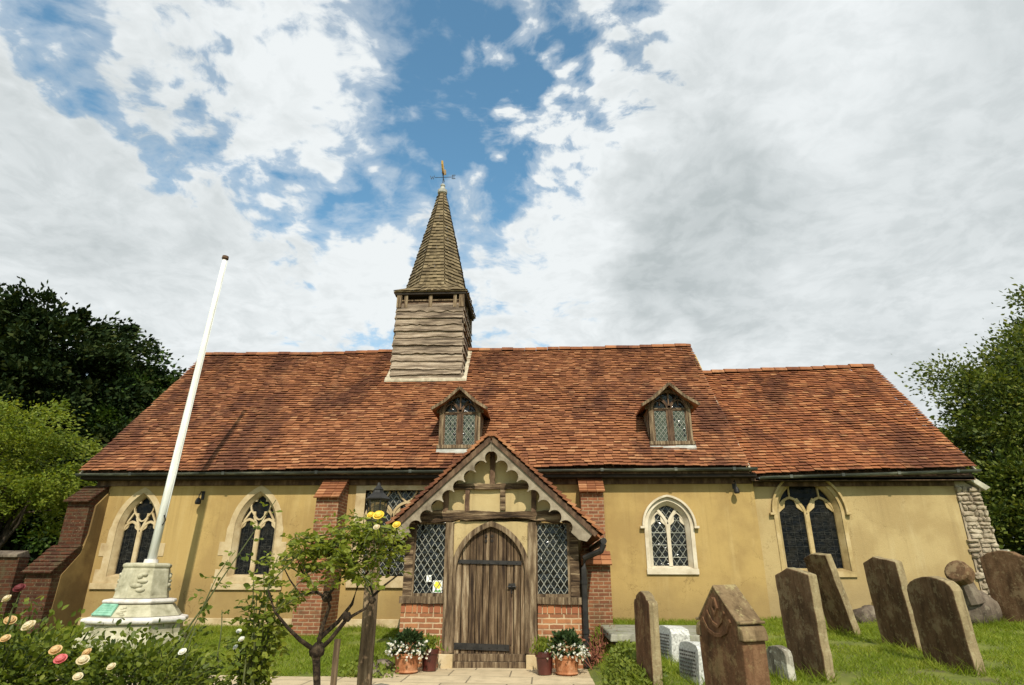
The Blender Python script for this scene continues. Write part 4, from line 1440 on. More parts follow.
# ---- dormers
def dormer(dx_, yf, zbase, label, flip):
    root = bpy.data.objects.new('dormer', None)
    COL.objects.link(root)
    root.parent = church
    L = Vector((dx_, yf, zbase))
    root.location = L - WL[church]
    WL[root] = L
    root['label'] = label
    hw_, zs_, za = .41, zbase + .86, zbase + 1.35          # half width of the frame, eaves, gable apex
    zr_ = lambda y: NE + (y - 12.85) * TANP
    # frame: posts, sill, arch head
    fr_ = MB()
    for s_ in (-1, 1):
        fr_.box(dx_ + s_ * hw_ - .05, dx_ + s_ * hw_ + .05, yf, yf + .12, zbase + .10, zs_ + .02)
    fr_.box(dx_ - hw_ - .08, dx_ + hw_ + .08, yf - .05, yf + .12, zbase + .02, zbase + .10)
    fr_.build('timber_frame', 'oak_grey', root, bevel=.006)
    fr_ = MB()
    fr_.box(dx_ - .03, dx_ + .03, yf + .02, yf + .09, zbase + .10, zs_ + .05)
    fr_.box(dx_ - hw_ + .05, dx_ + hw_ - .05, yf + .025, yf + .085, zs_ - .06, zs_ - .01)
    for s_ in (-1, 1):                                    # casement frames
        c_ = dx_ + s_ * hw_ / 2
        for e in (-1, 1):
            fr_.box(c_ + e * (hw_ / 2 - .055) - .02, c_ + e * (hw_ / 2 - .055) + .02, yf + .03, yf + .075, zbase + .10, zs_ - .06)
    A = arch(dx_, hw_ - .03, zs_ - .03, .40, 10)
    fr_.ribbon(A, .05, yf - .012, yf + .10)
    A2 = arch(dx_, hw_ + .035, zs_ - .03, .455, 10)
    fr_.ribbon(A2, .03, yf - .03, yf + .05)
    for s_ in (-1, 1):
        fr_.ribbon([(dx_, zs_ - .0), (dx_ + s_ * .07, zs_ + .12), (dx_ + s_ * .18, zs_ + .24)], .035, yf + .02, yf + .07)
        c_ = dx_ + s_ * hw_ / 2
        fr_.ribbon(arch(c_, hw_ / 2 - .05, zs_ - .02, .2, 7), .028, yf + .018, yf + .072)
        fr_.ribbon([(c_, zs_ + .16), (c_, zs_ + .05)], .025, yf + .022, yf + .068)
    fr_.ribbon([(dx_, zs_), (dx_, zs_ + .36)], .03, yf + .024, yf + .066)
    fr_.build('tracery', 'oak_dark', root)
    sp = MB()                                             # gable board above the arch
    hole = arch_loop(dx_, hw_ - .05, zs_ - .01, zs_ - .005, .37, 10)
    sp.prism([(dx_ - hw_ - .12, zs_ - .03), (dx_ - hw_ - .12, zs_ + .02), (dx_, za - .0), (dx_ + hw_ + .12, zs_ + .02), (dx_ + hw_ + .12, zs_ - .03)], [hole], XZ, yf + .01, yf + .04)
    sp.build('gable_board', 'oak_grey', root)
    for s_ in (-1, 1):
        c_ = dx_ + s_ * hw_ / 2
        a_ = hw_ / 2 - .055
        pl_ = [(c_ - a_, zbase + .10), (c_ + a_, zbase + .10), (c_ + a_, zs_ - .05), (c_ - a_, zs_ - .05)]
        g_ = MB()
        if (s_ == 1 and flip) or (s_ == -1 and not flip) or True:
            g_.prism(pl_, None, XZ, yf + .055, yf + .062)
        g_.build('glass', 'dormer_glass', root)
        l_ = MB()
        lattice(l_, pl_, .095, .125, .009, yf + .045, .006)
        l_.build('leading', 'lead_came', root)
        # dark broken-looking quarries, where the pane reflects nothing
        d_ = MB()
        cells = [(k, j) for j in range(6) for k in range(3)]
        for k, j in cells:
            inn = (k + j * .55 > 2.1 and k + j * .55 < 3.6) if (flip and s_ > 0) else ((not flip) and ((s_ > 0 and (k + j) % 2 == 0) or (s_ < 0 and k + .4 * j > 2.1 - .0 * j)))
            if not inn: continue
            ux_, uz_ = c_ - a_ + .0425 + k * .0955, zbase + .15 + j * .105
            if abs(ux_ - c_) > a_ - .04 or uz_ + .06 > zs_ - .06: continue
            d_.prism([(ux_ - .038, uz_), (ux_, uz_ - .047), (ux_ + .038, uz_), (ux_, uz_ + .047)], None, XZ, yf + .052, yf + .054)
        if d_.v: d_.build('dark_quarry', 'dark_glass', root)
    g_ = MB()
    g_.prism(arch_loop(dx_, hw_ - .05, zs_ - .04, zs_ - .03, .37, 10), None, XZ, yf + .06, yf + .066)
    g_.build('head_panel', 'dark_glass', root)
    # cheeks, where the dormer meets the slope
    ck_ = MB()
    yb_ = 12.85 + (zs_ - NE) / TANP
    for s_ in (-1, 1):
        xa = dx_ + s_ * (hw_ + .03)
        ck_.prism([(yf + .02, zbase + .0), (yf + .02, zs_), (yb_ + .05, zs_)], None, lambda u, v, d: (d, u, v), xa - .02, xa + .02)
    build_each(ck_, 'cheek', 'oak_grey', root)
    # little gabled roof running back into the slope
    ov, oh = .21, .20
    ya_ = yf - oh
    m_ = MB()
    for s_ in (-1, 1):
        ex, ez = dx_ + s_ * (hw_ + ov), zs_ - .0
        # flared eaves: two pitches
        kx, kz = dx_ + s_ * (hw_ - .08), zs_ + .18
        for (p0, p1) in (((ex, ez), (kx, kz)), ((kx, kz), (dx_, za))):
            yb0, yb1 = 12.85 + (p0[1] - NE) / TANP + .05, 12.85 + (p1[1] - NE) / TANP + .05
            m_.hexa([(p0[0], ya_, p0[1]), (p0[0], yb0, p0[1]), (p1[0], yb1, p1[1]), (p1[0], ya_, p1[1]),
                     (p0[0], ya_, p0[1] + .05), (p0[0], yb0, p0[1] + .05), (p1[0], yb1, p1[1] + .05), (p1[0], ya_, p1[1] + .05)])
    m_.build('dormer_roof', 'roof_tile', root)
    m_ = MB()
    for s_ in (-1, 1):
        ex, ez = dx_ + s_ * (hw_ + ov + .01), zs_ + .01
        m_.ribbon([(dx_, za + .01), (dx_ + s_ * (hw_ - .08), zs_ + .195), (ex, ez)], .06, ya_ - .012 - .001 * s_, ya_ + .03)
    m_.build('bargeboard', 'oak_grey', root)
    m_ = MB()
    m_.hexa([(dx_ - hw_ - .08, yf - .085, zr_(yf - .085) + .055), (dx_ + hw_ + .08, yf - .085, zr_(yf - .085) + .055), (dx_ + hw_ + .08, yf - .01, zbase - .01), (dx_ - hw_ - .08, yf - .01, zbase - .01),
             (dx_ - hw_ - .08, yf - .085, zr_(yf - .085) + .085), (dx_ + hw_ + .08, yf - .085, zr_(yf - .085) + .085), (dx_ + hw_ + .08, yf - .01, zbase + .03), (dx_ - hw_ - .08, yf - .01, zbase + .03)])
    m_.build('flashing', 'lead', root)
    return root


dormer(-1.855, 13.26, 3.90, 'dormer window directly above the porch gable', False)
dormer(2.80, 13.32, 3.96, 'dormer window nearest the chancel roof', True)

# ---- porch
porch = bpy.data.objects.new('porch', None)
COL.objects.link(porch)
porch.parent = church
porch.location = Vector((-.85, 10.3, 0)) - WL[church]
WL[porch] = Vector((-.85, 10.3, 0))
PX, PY = -.86, 10.3
PL, PR = -2.27, .55
# brick dwarf walls (front + sides) with soldier course and stone sill
mb = MB()
for xa, xb in ((PL, -1.60), (-.13, PR)):
    mb.box(xa, xb, PY + .0, PY + .24, -.05, .76)
for xa, xb in ((PL + .001, PL + .24), (PR - .24, PR - .001)):
    mb.box(xa, xb, PY + .241, WY - .01, -.05, .76)
build_each(mb, 'dwarf_wall', 'brick_porch', porch, bevel=.006)
mb = MB()
random.seed(3)
for xa, xb in ((PL, -1.60), (-.13, PR)):
    mb = MB()
    x = xa
    while x < xb - .02:
        ww = random.choice((.075, .075, .078, .11))
        x2 = min(x + ww, xb)
        if xb - x2 < .03: x2 = xb
        mb.box(x + .006, x2 - .006, PY - .006 - random.uniform(0, .006), PY + .2, .772, .90 - random.uniform(0, .006))
        x = x2
    mb.build('soldier_course', 'soldier_brick', porch, bevel=.004)
mb = MB()
for xa, xb in ((PL + .004, -1.604), (-.126, PR - .004)):
    mb.box(xa, xb, PY + .004, PY + .22, .762, .895)
for xa, xb in ((PL + .004, PL + .23), (PR - .23, PR - .004)):
    mb.box(xa, xb, PY + .221, WY - .01, .762, .895)
build_each(mb, 'mortar_bed', 'limestone', porch)
mb = MB()
mb.beam((PL - .02, PY + .09, .955), (-1.60, PY + .09, .955), (0, .14, 0), (0, 0, .05), .012, 6)
mb.beam((-.13, PY + .09, .955), (PR + .03, PY + .09, .955), (0, .14, 0), (0, 0, .05), .012, 6)
mb.box(PL, PL + .2, PY + .24, WY - .01, .90, 1.0)
mb.box(PR - .2, PR, PY + .24, WY - .01, .90, 1.0)
build_each(mb, 'sill', 'oak_grey', porch)
# posts
mb = MB()
for x, hw_ in ((PL + .075, .07), (PR - .085, .07)):
    mb.beam((x, PY + .09, 1.0), (x, PY + .09, 2.12), (hw_, 0, 0), (0, .07, 0), .01, 6)
build_each(mb, 'corner_post', 'oak_beam', porch)
mb = MB()
for x in (-1.535, -.205):
    mb.beam((x, PY + .06, .20), (x, PY + .06, 2.12), (.062, 0, 0), (0, .09, 0), .010, 8)
build_each(mb, 'door_post', 'oak_grey', porch)
mb = MB()
for x in (-1.53, -.20):
    mb.box(x - .11, x + .11, PY - .06, PY + .18, -.02, .20)
build_each(mb, 'post_base', 'limestone', porch, bevel=.012)
mb = MB()
mb.box(-1.42, -.315, PY + .0, PY + .16, -.02, .095)
mb.box(-1.42, -.315, PY + .03, PY + .16, .096, .20)
build_each(mb, 'threshold', 'oak_grey', porch, bevel=.008)
# tie beam: hewn and crooked, slightly bowed
mb = MB()
random.seed(12)
n_ = 18
vs, fs = [], []
for i in range(n_ + 1):
    t_ = i / n_
    x = -2.04 + 2.30 * t_
    bow = .035 * math.sin(math.pi * t_) + random.uniform(-.012, .012)
    hh = .072 + .022 * math.sin(math.pi * t_ * 2 + 1) + random.uniform(-.01, .012)
    for (yy, zz) in ((PY - .03, -hh), (PY + .16, -hh), (PY + .16, hh), (PY - .03 + random.uniform(-.012, .012), hh)):
        vs.append((x, yy, 2.21 + bow + zz))
for i in range(n_):
    for j in range(4):
        k = (j + 1) % 4
        fs.append((4 * i + j, 4 * i + k, 4 * i + 4 + k, 4 * i + 4 + j))
fs += [(3, 2, 1, 0), tuple(4 * n_ + j for j in range(4))]
mb.add(vs, fs)
mb.build('tie_beam', 'oak_beam', porch, bevel=.01)
mb = MB()
mb.beam((-1.66, PY + .0, 2.69), (-.10, PY + .0, 2.70), (0, .04, 0), (0, 0, .045), .012, 10)
mb.build('collar_beam', 'oak_beam', porch)
for x, za, zb_, hw_ in ((-1.62, 2.29, 2.65, .04), (-1.27, 2.30, 2.65, .035), (-.68, 2.31, 2.65, .042), (-.17, 2.29, 2.65, .04), (-.86, 2.74, 3.26, .04)):
    mb = MB()
    mb.beam((x, PY + .01, za), (x, PY + .01, zb_), (hw_, 0, 0), (0, .04, 0), .01, 5)
    mb.build('stud', 'oak_beam' if hw_ > .041 else 'oak_dark', porch)
GA, GE, GHW = 3.42, 1.92, 1.63                              # porch gable apex, eaves, half span
slope = (GA - GE) / GHW
mb = MB()
mb.prism([(PX - (GA - .1 - 2.2) / slope, 2.2), (PX + (GA - .1 - 2.2) / slope, 2.2), (PX, GA - .1)], None, XZ, PY + .03, PY + .09)
# spandrels either side of the door arch
DA = dict(cx=-.87, a=.56, z0=.20, zs=1.34, h=.73)
ao = arch(DA['cx'], DA['a'] + .06, DA['zs'], DA['h'] + .06, 14)
for s_ in (-1, 1):
    pts = [q for q in ao if (q[0] - DA['cx']) * s_ >= -1e-6]
    if s_ < 0: poly = [(-1.475, 2.14)] + [(-1.475, DA['zs'] + .1)] + [q for q in pts if q[1] > DA['zs'] + .12] + [(DA['cx'], 2.14)]
    else: poly = [(DA['cx'], 2.14)] + [q for q in pts if q[1] > DA['zs'] + .12] + [(-.265, DA['zs'] + .1), (-.265, 2.14)]
    mb.prism(poly, None, XZ, PY + .035, PY + .085)
mb.build('infill_panel', 'infill', porch)
# arched door head
mb = MB()
mb.ribbon([(DA['cx'] - DA['a'] - .03, .21)] + arch(DA['cx'], DA['a'] + .03, DA['zs'], DA['h'] + .03, 14) + [(DA['cx'] + DA['a'] + .03, .21)], .085, PY - .015, PY + .13)
mb.build('door_arch', 'oak_grey', porch, bevel=.01)
# lattice side lights, left holds a notice
for (xa, xb) in ((-2.115, -1.60), (-.14, .375)):
    m_ = MB()
    m_.prism([(xa - .02, 1.0), (xb + .02, 1.0), (xb + .02, 2.12), (xa - .02, 2.12)], [[(xa + .02, 1.05), (xb - .02, 1.05), (xb - .02, 2.1), (xa + .02, 2.1)]], XZ, PY + .04, PY + .085)
    wn = m_.build('lattice_window', 'oak_grey', porch)
    m_ = MB()
    pl_ = [(xa + .01, 1.04), (xb - .01, 1.04), (xb - .01, 2.11), (xa + .01, 2.11)]
    m_.prism(pl_, None, XZ, PY + .075, PY + .081)
    m_.build('glass', 'dark_glass', wn)
    m_ = MB()
    lattice(m_, pl_, .105, .155, .0085, PY + .062, .007)
    m_.build('leading', 'lead_came', wn)
# side lights of the porch (seen edge-on)
mb = MB()
for xx in (PL + .1, PR - .1):
    mb.box(xx - .01, xx + .01, PY + .16, WY - .02, 1.0, 2.02)
build_each(mb, 'side_light', 'dark_glass', porch)
for xx in (PL + .1, PR - .1):
    mb = MB()
    mb.box(xx - .06, xx + .06, PY + .16, WY - .02, 2.02, 2.14)
    for yy in (10.95, 11.65, 12.35):
        mb.box(xx - .05, xx + .05, yy - .05, yy + .05, 1.0, 2.03)
    mb.build('side_frame', 'oak_grey', porch)
# scalloped bargeboards
L = math.hypot(GHW, GA - GE)
for s_ in (-1, 1):
    NS = 8
    step = (L - .36) / NS
    bottom = [(.0, .30)]
    r_ = step * .47
    bottom = []
    for k in range(NS):
        c0 = .10 + step * (k + .5)
        for j in range(9):
            th = math.pi * (1 - j / 8)
            bottom.append((c0 + r_ * math.cos(th), .242 - r_ * 1.0 * math.sin(th)))
    poly = [(0.0, 0.03), (L, .03), (L + .005, .18), (L - .10, .242)] + bottom[::-1] + [(.25 / slope * .62, .242)]
    cx_, sx_ = GHW / L, (GA - GE) / L
    fn = lambda u, v, d, s_=s_: (PX + s_ * (u * cx_ - v * sx_), d, GA + .03 - u * sx_ - v * cx_)
    # keep the boards apart at the apex
    poly = [(max(u, v * sx_ / cx_ + .003), v) for u, v in poly]
    m_ = MB()
    m_.prism(poly, None, fn, 10.00, 10.045)
    m_.build('bargeboard', 'painted_board', porch)
    m_ = MB()
    m_.prism([(.0, -.035), (L + .05, -.035), (L + .05, .045), (.05, .045)], None, fn, 9.965, 9.998)
    m_.prism([(.0, -.035), (L + .05, -.035), (L + .05, -.005), (.0, -.005)], None, fn, 9.999, 10.2)
    m_.build('verge_board', 'oak_dark', porch)
# porch roof slopes with tiles
for s_ in (-1, 1):
    m_ = MB()
    sl = L + .12
    cx_, sx_ = GHW / L, (GA - GE) / L
    rows = int(sl / .1)
    y_end = lambda z: 12.85 + (z - NE) / TANP + .05 if z > 3.4 else 13.19
    m_.hexa([(PX, 9.98, GA + .02), (PX + s_ * sl * cx_, 9.98, GA + .02 - sl * sx_), (PX + s_ * sl * cx_, 12.80, GA + .02 - sl * sx_), (PX, 12.80, GA + .02),
             (PX, 9.98, GA + .065), (PX + s_ * sl * cx_, 9.98, GA + .065 - sl * sx_), (PX + s_ * sl * cx_, 12.80, GA + .065 - sl * sx_), (PX, 12.80, GA + .065)])
    for r in range(rows):
        u0, u1 = sl - r * .1, sl - r * .1 - .16
        u1 = max(u1, 0)
        y = 9.95 - (.08 if r % 2 else 0)
        while y < 12.78:
            ya, yb = max(y, 9.94 + random.uniform(0, .012)), min(y + .16, 12.78)
            y += .165
            if yb - ya < .03: continue
            l0, l1 = .115 + random.uniform(-.006, .008), .075
            P_ = lambda u, l: (PX + s_ * (u * cx_ + l * sx_), GA + .02 - u * sx_ + l * cx_)
            (xa, za), (xb, zb__), (xc, zc) = P_(u0, l0), P_(u1, l1), P_(u0, l0 - .03)
            m_.add([(xa, ya, za), (xa, yb, za), (xb, yb, zb__), (xb, ya, zb__), (xc, ya, zc), (xc, yb, zc)], [(0, 1, 2, 3), (4, 5, 1, 0), (0, 3, 4), (1, 5, 2)])
    m_.build('porch_roof', 'roof_tile', porch)
    m_ = MB()
    for r in range(rows + 1):
        u0, u1 = sl - r * .1, max(sl - r * .1 - .13, 0)
        ya = 9.925 + random.uniform(-.008, .012)
        l0, l1 = .132 + random.uniform(-.008, .008), .085
        P_ = lambda u, l: (PX + s_ * (u * cx_ + l * sx_), GA + .02 - u * sx_ + l * cx_)
        qs = [P_(u0, l0 - .05), P_(u1, l1 - .03), P_(u1, l1), P_(u0, l0)]
        m_.hexa([(a, ya, b) for a, b in qs] + [(a, ya + .06, b) for a, b in qs])
    m_.build('verge_tiles', 'roof_tile', porch)
mb = MB()
y = 9.93
while y < 12.8:
    q = []
    j = random.uniform(-.01, .01)
    for yy, rr in ((y + .004, .085), (y + .30, .08)):
        for k in range(7):
            th = math.pi * k / 6
            q.append((PX + rr * math.cos(th), yy, GA + .05 + j + rr * math.sin(th)))
    mb.add(q, [(k, k + 1, k + 8, k + 7) for k in range(6)] + [tuple(range(7))])
    y += .305
mb.build('porch_ridge', 'roof_tile', porch)
# porch gutters and downpipe
mb = MB()
gxr = PX + GHW + .14
for xx in (PX - GHW - .14, gxr):
    mb.tube([(xx, 9.98, GE - .10), (xx, 13.1, GE - .10)], .05, 8)
build_each(mb, 'porch_gutter', 'black_iron', porch)
mb = MB()
mb.tube([(gxr, 10.02, GE - .14), (gxr - .04, 10.03, GE - .24), (.62, 10.2, GE - .34), (.60, 10.23, GE - .5), (.60, 10.23, .05)], .046, 8)
for z in (.5, 1.2): mb.tube([(.60, 10.23, z), (.60, 10.23, z + .06)], .057, 8)
mb.build('downpipe', 'black_iron', porch)

# ---- porch door: planks in an arched leaf, with a wicket leaf edge, straps and handle
random.seed(31)
door_loop = arch_loop(DA['cx'], DA['a'], DA['z0'], DA['zs'], DA['h'], 14)


def clip_poly(poly, x0_, x1_):
    out = poly
    for lim, keep in ((x0_, 1), (x1_, -1)):
        res = []
        for i in range(len(out)):
            a, b = out[i], out[(i + 1) % len(out)]
            ia, ib = (a[0] - lim) * keep >= 0, (b[0] - lim) * keep >= 0
            if ia: res.append(a)
            if ia != ib:
                t_ = (lim - a[0]) / (b[0] - a[0])
                res.append((lim, a[1] + (b[1] - a[1]) * t_))
        out = res
    return out


mb = MB()
x = DA['cx'] - DA['a'] + .004
ends = DA['cx'] + DA['a'] - .004
while x < ends - .02:
    ww = random.uniform(.095, .16)
    x2 = min(x + ww, ends)
    if ends - x2 < .05: x2 = ends
    q = clip_poly(door_loop, x + .006, x2 - .006)
    # drop near-duplicate points
    qq = [q[0]]
    for a in q[1:]:
        if math.dist(a, qq[-1]) > 1e-4: qq.append(a)
    yy = PY + .07 + random.uniform(-.008, .008)
    mb.prism(qq, None, XZ, yy, PY + .12)
    x = x2
door = mb.build('porch_door', 'door_plank', church, label='arched plank door of the porch with iron straps', bevel=.004)
mb = MB()
for z, xa, xb, hh in ((1.505, DA['cx'] - DA['a'] + .015, DA['cx'] + DA['a'] - .07, .03), (.285, DA['cx'] - DA['a'] + .01, DA['cx'] + .30, .045)):
    m_ = MB()
    m_.prism([(xa, z + .02 - hh), (xb, z - hh), (xb, z + hh * .9), (xa, z + .02 + hh)], None, XZ, PY + .045, PY + .066)
    for k in range(7):
        m_.lathe([(.014, 0), (.010, .008)], (0, 0, 0), 6) if False else None
        xx = xa + (xb - xa) * (k + .5) / 7
        m_.box(xx - .009, xx + .009, PY + .035, PY + .046, z + .005 - .009, z + .005 + .009)
    m_.build('strap_hinge', 'black_iron', door)
mb = MB()
mb.box(-.555, -.535, PY + .052, PY + .066, .33, 1.17)          # edge of the wicket leaf
mb.build('cover_strip', 'oak_dark', door)
mb = MB()
mb.box(-.585, -.475, PY + .046, PY + .066, 1.12, 1.20)
mb.tube([(-.53, PY + .05, 1.17), (-.53, PY - .005, 1.16), (-.53, PY - .005, 1.06), (-.53, PY + .05, 1.05)], .011, 6)
mb.tube([(-.60, PY + .03, 1.15), (-.46, PY + .03, 1.15)], .012, 6)
mb.build('handle', 'black_iron', door)
mb = MB()
for dx_ in (-.055, .045):
    for z in (1.84, 1.915):
        mb.prism([(-.90 + dx_ + .025 * math.cos(2 * math.pi * k / 8), z + .025 * math.sin(2 * math.pi * k / 8)) for k in range(8)], None, XZ, PY + .055, PY + .068)
build_each(mb, 'peep_hole', 'soffit', door)

#@@REST
# ------------------------------------------------------------------ vegetation builders
def on_ellipsoid(n, c, r, inner=.55, low=-.6):
    d = RNG.normal(size=(n * 2, 3))
    d /= np.linalg.norm(d, axis=1)[:, None]
    d = d[d[:, 2] > low][:n]
    rad = RNG.uniform(inner, 1, len(d)) ** .6 * RNG.choice([.95, 1.0, 1.0, 1.12, 1.25], len(d))
    return np.array(c) + d * rad[:, None] * np.array(r), d


def tree(name, label, cat, base, lobes, trunk_r, nclump, clump, nleaf, leaf, mat, aspect=.55, flat=.6, droop=.15, group=None, low=-.6, spray=False):
    """trunk, limbs and a crown of many leaf clumps spread over overlapping lobes"""
    root = thing(name, base, label, cat, group)
    b = Vector(base)
    tops, dirs, vol = [], [], sum(r[0] * r[1] * r[2] for _, r in lobes)
    for c, r in lobes:
        k = max(3, int(nclump * (r[0] * r[1] * r[2]) / vol))
        p_, d_ = on_ellipsoid(k, c, r, .45, low)
        tops.append(p_)
        dirs.append(d_)
    tops, dirs = np.concatenate(tops), np.concatenate(dirs)
    mc = Vector(np.mean([c for c, _ in lobes], axis=0))
    m_ = MB()
    fork = b.lerp(mc, .45)
    pts = [b + Vector((0, 0, -.2))] + [b.lerp(fork, t_) + Vector((random.uniform(-1, 1), random.uniform(-1, 1), 0)) * trunk_r * .35 for t_ in (.15, .4, .7, 1)]
    m_.tube(pts, [trunk_r * 1.5, trunk_r * 1.1, trunk_r * .95, trunk_r * .85, trunk_r * .7], 9)
    for i in range(0, len(tops), max(1, len(tops) // 26)):
        t_ = Vector(tops[i])
        mid = fork.lerp(t_, .5) + Vector((random.uniform(-.3, .3), random.uniform(-.3, .3), random.uniform(0, .5)))
        m_.tube([fork - Vector((0, 0, random.uniform(0, .4))), mid, t_], [trunk_r * .45, trunk_r * .24, trunk_r * .06], 6)
    m_.build('trunk', 'bark', root, smooth=True)
    per = nleaf // len(tops)
    Ps, Ds = [], []
    for q, d in zip(tops, dirs):
        s_ = clump * random.uniform(.55, 1.35)
        k = int(per * random.uniform(.6, 1.4))
        if spray:                                          # flat drooping fans pointing outward
            out = np.array((d[0], d[1], .12 * d[2]))
            out /= np.linalg.norm(out) + 1e-9
            side = np.cross(out, (0, 0, 1.0))
            t_ = RNG.uniform(-.6, 1.2, k)
            w_ = RNG.normal(size=k) * .42 * (1.25 - np.clip(t_, 0, 1))
            up_ = .28 * t_ - .42 * t_ ** 2 + RNG.normal(size=k) * .16
            P_ = q + (out[None] * t_[:, None] + side[None] * w_[:, None] + np.array((0, 0, 1.0))[None] * up_[:, None]) * s_
            Ps.append(P_)
            Ds.append(np.repeat((out + (0, 0, .1))[None], k, 0) + side[None] * w_[:, None])
        else:
            P_ = RNG.normal(size=(k, 3)) * np.array((.5, .5, .5 * flat)) * s_
            Ps.append(q + P_)
            Ds.append(P_ / (np.linalg.norm(P_, axis=1)[:, None] + 1e-6) + d[None] * .6)
    V, Fq = quads_at(np.concatenate(Ps), leaf, .45, aspect, np.concatenate(Ds), droop)
    raw_mesh('crown', V, Fq, mat, root)
    return root


tree('yew_tree', 'large dark yew rising behind the left gable of the church', 'tree', (-19.5, 21, .2),
     [((-18.7, 21, 6.6), (3.9, 4.0, 4.2)), ((-22.3, 20.5, 6.3), (3.8, 4, 4.6)), ((-17.2, 21, 4.2), (3.4, 3.4, 3.4)), ((-20, 19.5, 3.0), (4.5, 3, 2.6)), ((-20, 23.5, 4.6), (5.0, 2, 4.2))],
     .42, 760, 1.0, 270000, .22, 'yew_leaf', .5, .5, .12, spray=True, low=-.85)
tree('bushy_tree', 'dense dark green tree between the yew and the left end of the roof', 'tree', (-15.2, 22.5, .2),
     [((-15.3, 22.5, 5.4), (2.7, 2.6, 3.2)), ((-13.4, 22.5, 4.9), (2.0, 2.2, 2.9)), ((-16, 21.5, 2.5), (3, 2.4, 2.2))], .26, 260, .62, 80000, .14, 'bush_leaf', .6, .7, .1)
tree('light_green_tree', 'light green small tree overhanging the low brick wall', 'tree', (-13.2, 14.6, .3),
     [((-13.0, 14.2, 3.65), (1.3, 1.2, 1.5)), ((-13.9, 14.0, 3.4), (1.2, 1.2, 1.7)), ((-11.9, 14.0, 2.6), (.8, .8, .9)), ((-11.9, 14.3, 3.3), (.6, .7, .7))],
     .14, 130, .62, 40000, .095, 'bright_leaf', .45, .4, .25, spray=True)
tree('broadleaf_tree', 'big broadleaf tree beyond the chancel end of the church', 'tree', (17.0, 19.5, .4),
     [((16.9, 19.5, 5.3), (3.9, 3.6, 3.7)), ((14.6, 19.0, 4.8), (1.8, 2.2, 2.5)), ((15.4, 18.6, 2.4), (3.8, 2.6, 2.6)), ((19, 19.5, 6.2), (3.6, 3.2, 4)), ((13.5, 19.6, 2.0), (2.2, 2, 1.8))],
     .38, 520, .80, 210000, .125, 'oak_leaf', .62, .6, .05)

# low brick wall at the far left, the trees' shade painted into its brick
bw = thing('boundary_wall', (-13.2, 12.3, 0), 'low shade-darkened brick wall with stone coping running into the trees at far left', 'wall')
mb = MB()
mb.box(-17.5, -10.32, 12.2, 12.45, -.2, 1.62)
mb.build('brickwork', 'brick_shaded', bw)
mb = MB()
x = -17.5
while x < -10.34:
    x2 = min(x + random.uniform(.55, .75), -10.33)
    mb.hexa([(x, 12.14, 1.622), (x2 - .008, 12.14, 1.622), (x2 - .008, 12.51, 1.622), (x, 12.51, 1.622), (x, 12.14, 1.68), (x2 - .008, 12.14, 1.68), (x2 - .008, 12.40, 1.76), (x, 12.40, 1.76)])
    x = x2
mb.build('coping', 'boulder', bw, bevel=.012)

# ------------------------------------------------------------------ flagpole on its octagonal stone memorial
FX, FY = -7.2, 11.5
fz0 = gh(FX, FY)
mem = thing('war_memorial', (FX - .04, FY, fz0), 'octagonal carved stone memorial base with green plaque under the white flagpole', 'memorial')
MX = FX - .04
r8 = math.pi / 8 + R_(25)
mb = MB()
mb.lathe([(.90, -.1), (.88, .10), (.80, .15), (.78, .52 - fz0 + .0)], (MX, FY, fz0), 8, rot=r8)
mb.build('lower_drum', 'memorial_stone', mem, bevel=.012)
mb = MB()
mb.lathe([(.78, 0), (.85, .02), (.865, .055), (.85, .09), (.75, .11)], (MX, FY, .525), 8, rot=r8)
mb.build('lower_rim', 'memorial_rim', mem, bevel=.012)
mb = MB()
mb.lathe([(.74, .0), (.575, .19)], (MX, FY, .64), 8, rot=r8)
mb.build('middle_drum', 'memorial_stone', mem, bevel=.01)
mb = MB()
mb.lathe([(.54, 0), (.60, .015), (.61, .045), (.59, .07), (.50, .085)], (MX, FY, .835), 8, rot=r8)
mb.build('upper_rim', 'memorial_rim', mem, bevel=.01)
mb = MB()
mb.lathe([(.46, 0), (.445, .05), (.40, .46), (.385, .50), (.41, .52), (.41, .56), (.36, .585)], (MX, FY, .925), 8, rot=r8)
mb.build('upper_block', 'memorial_stone', mem, bevel=.012)
# bronze plaque lying on the sloping front-left face, scroll relief beside it and on the block
def face_frame(k, z0_, r0, z1_, r1):
    th = r8 + 2 * math.pi * k / 8 + math.pi / 8
    n2 = Vector((math.cos(th), math.sin(th), 0))
    ap = math.cos(math.pi / 8)
    a, b = Vector((MX, FY, z0_)) + n2 * r0 * ap, Vector((MX, FY, z1_)) + n2 * r1 * ap
    e_v = (b - a).normalized()
    e_u = Vector((-n2.y, n2.x, 0))
    return a, e_u, e_v, e_u.cross(e_v)


a_, eu, ev_, en = face_frame(4, .64, .74, .83, .575)
fnp = lambda u, v, d: a_ + eu * u + ev_ * v + en * d
mb = MB()
mb.prism([(-.24, .015), (.24, .015), (.19, .235), (-.19, .235)], None, fnp, .004, .04)
pq = mb.build('plaque', 'bronze_green', mem, bevel=.006, label='green bronze plaque on the sloping face')
mb = MB()
random.seed(4)
for r in range(4):
    u = -.16
    while u < .15:
        ww = random.uniform(.02, .05)
        mb.prism([(u, .06 + r * .042), (min(u + ww, .17), .06 + r * .042), (min(u + ww, .17), .074 + r * .042), (u, .074 + r * .042)], None, fnp, .041, .046)
        u += ww + .014
mb.build('raised_lettering', 'bronze_green', pq)


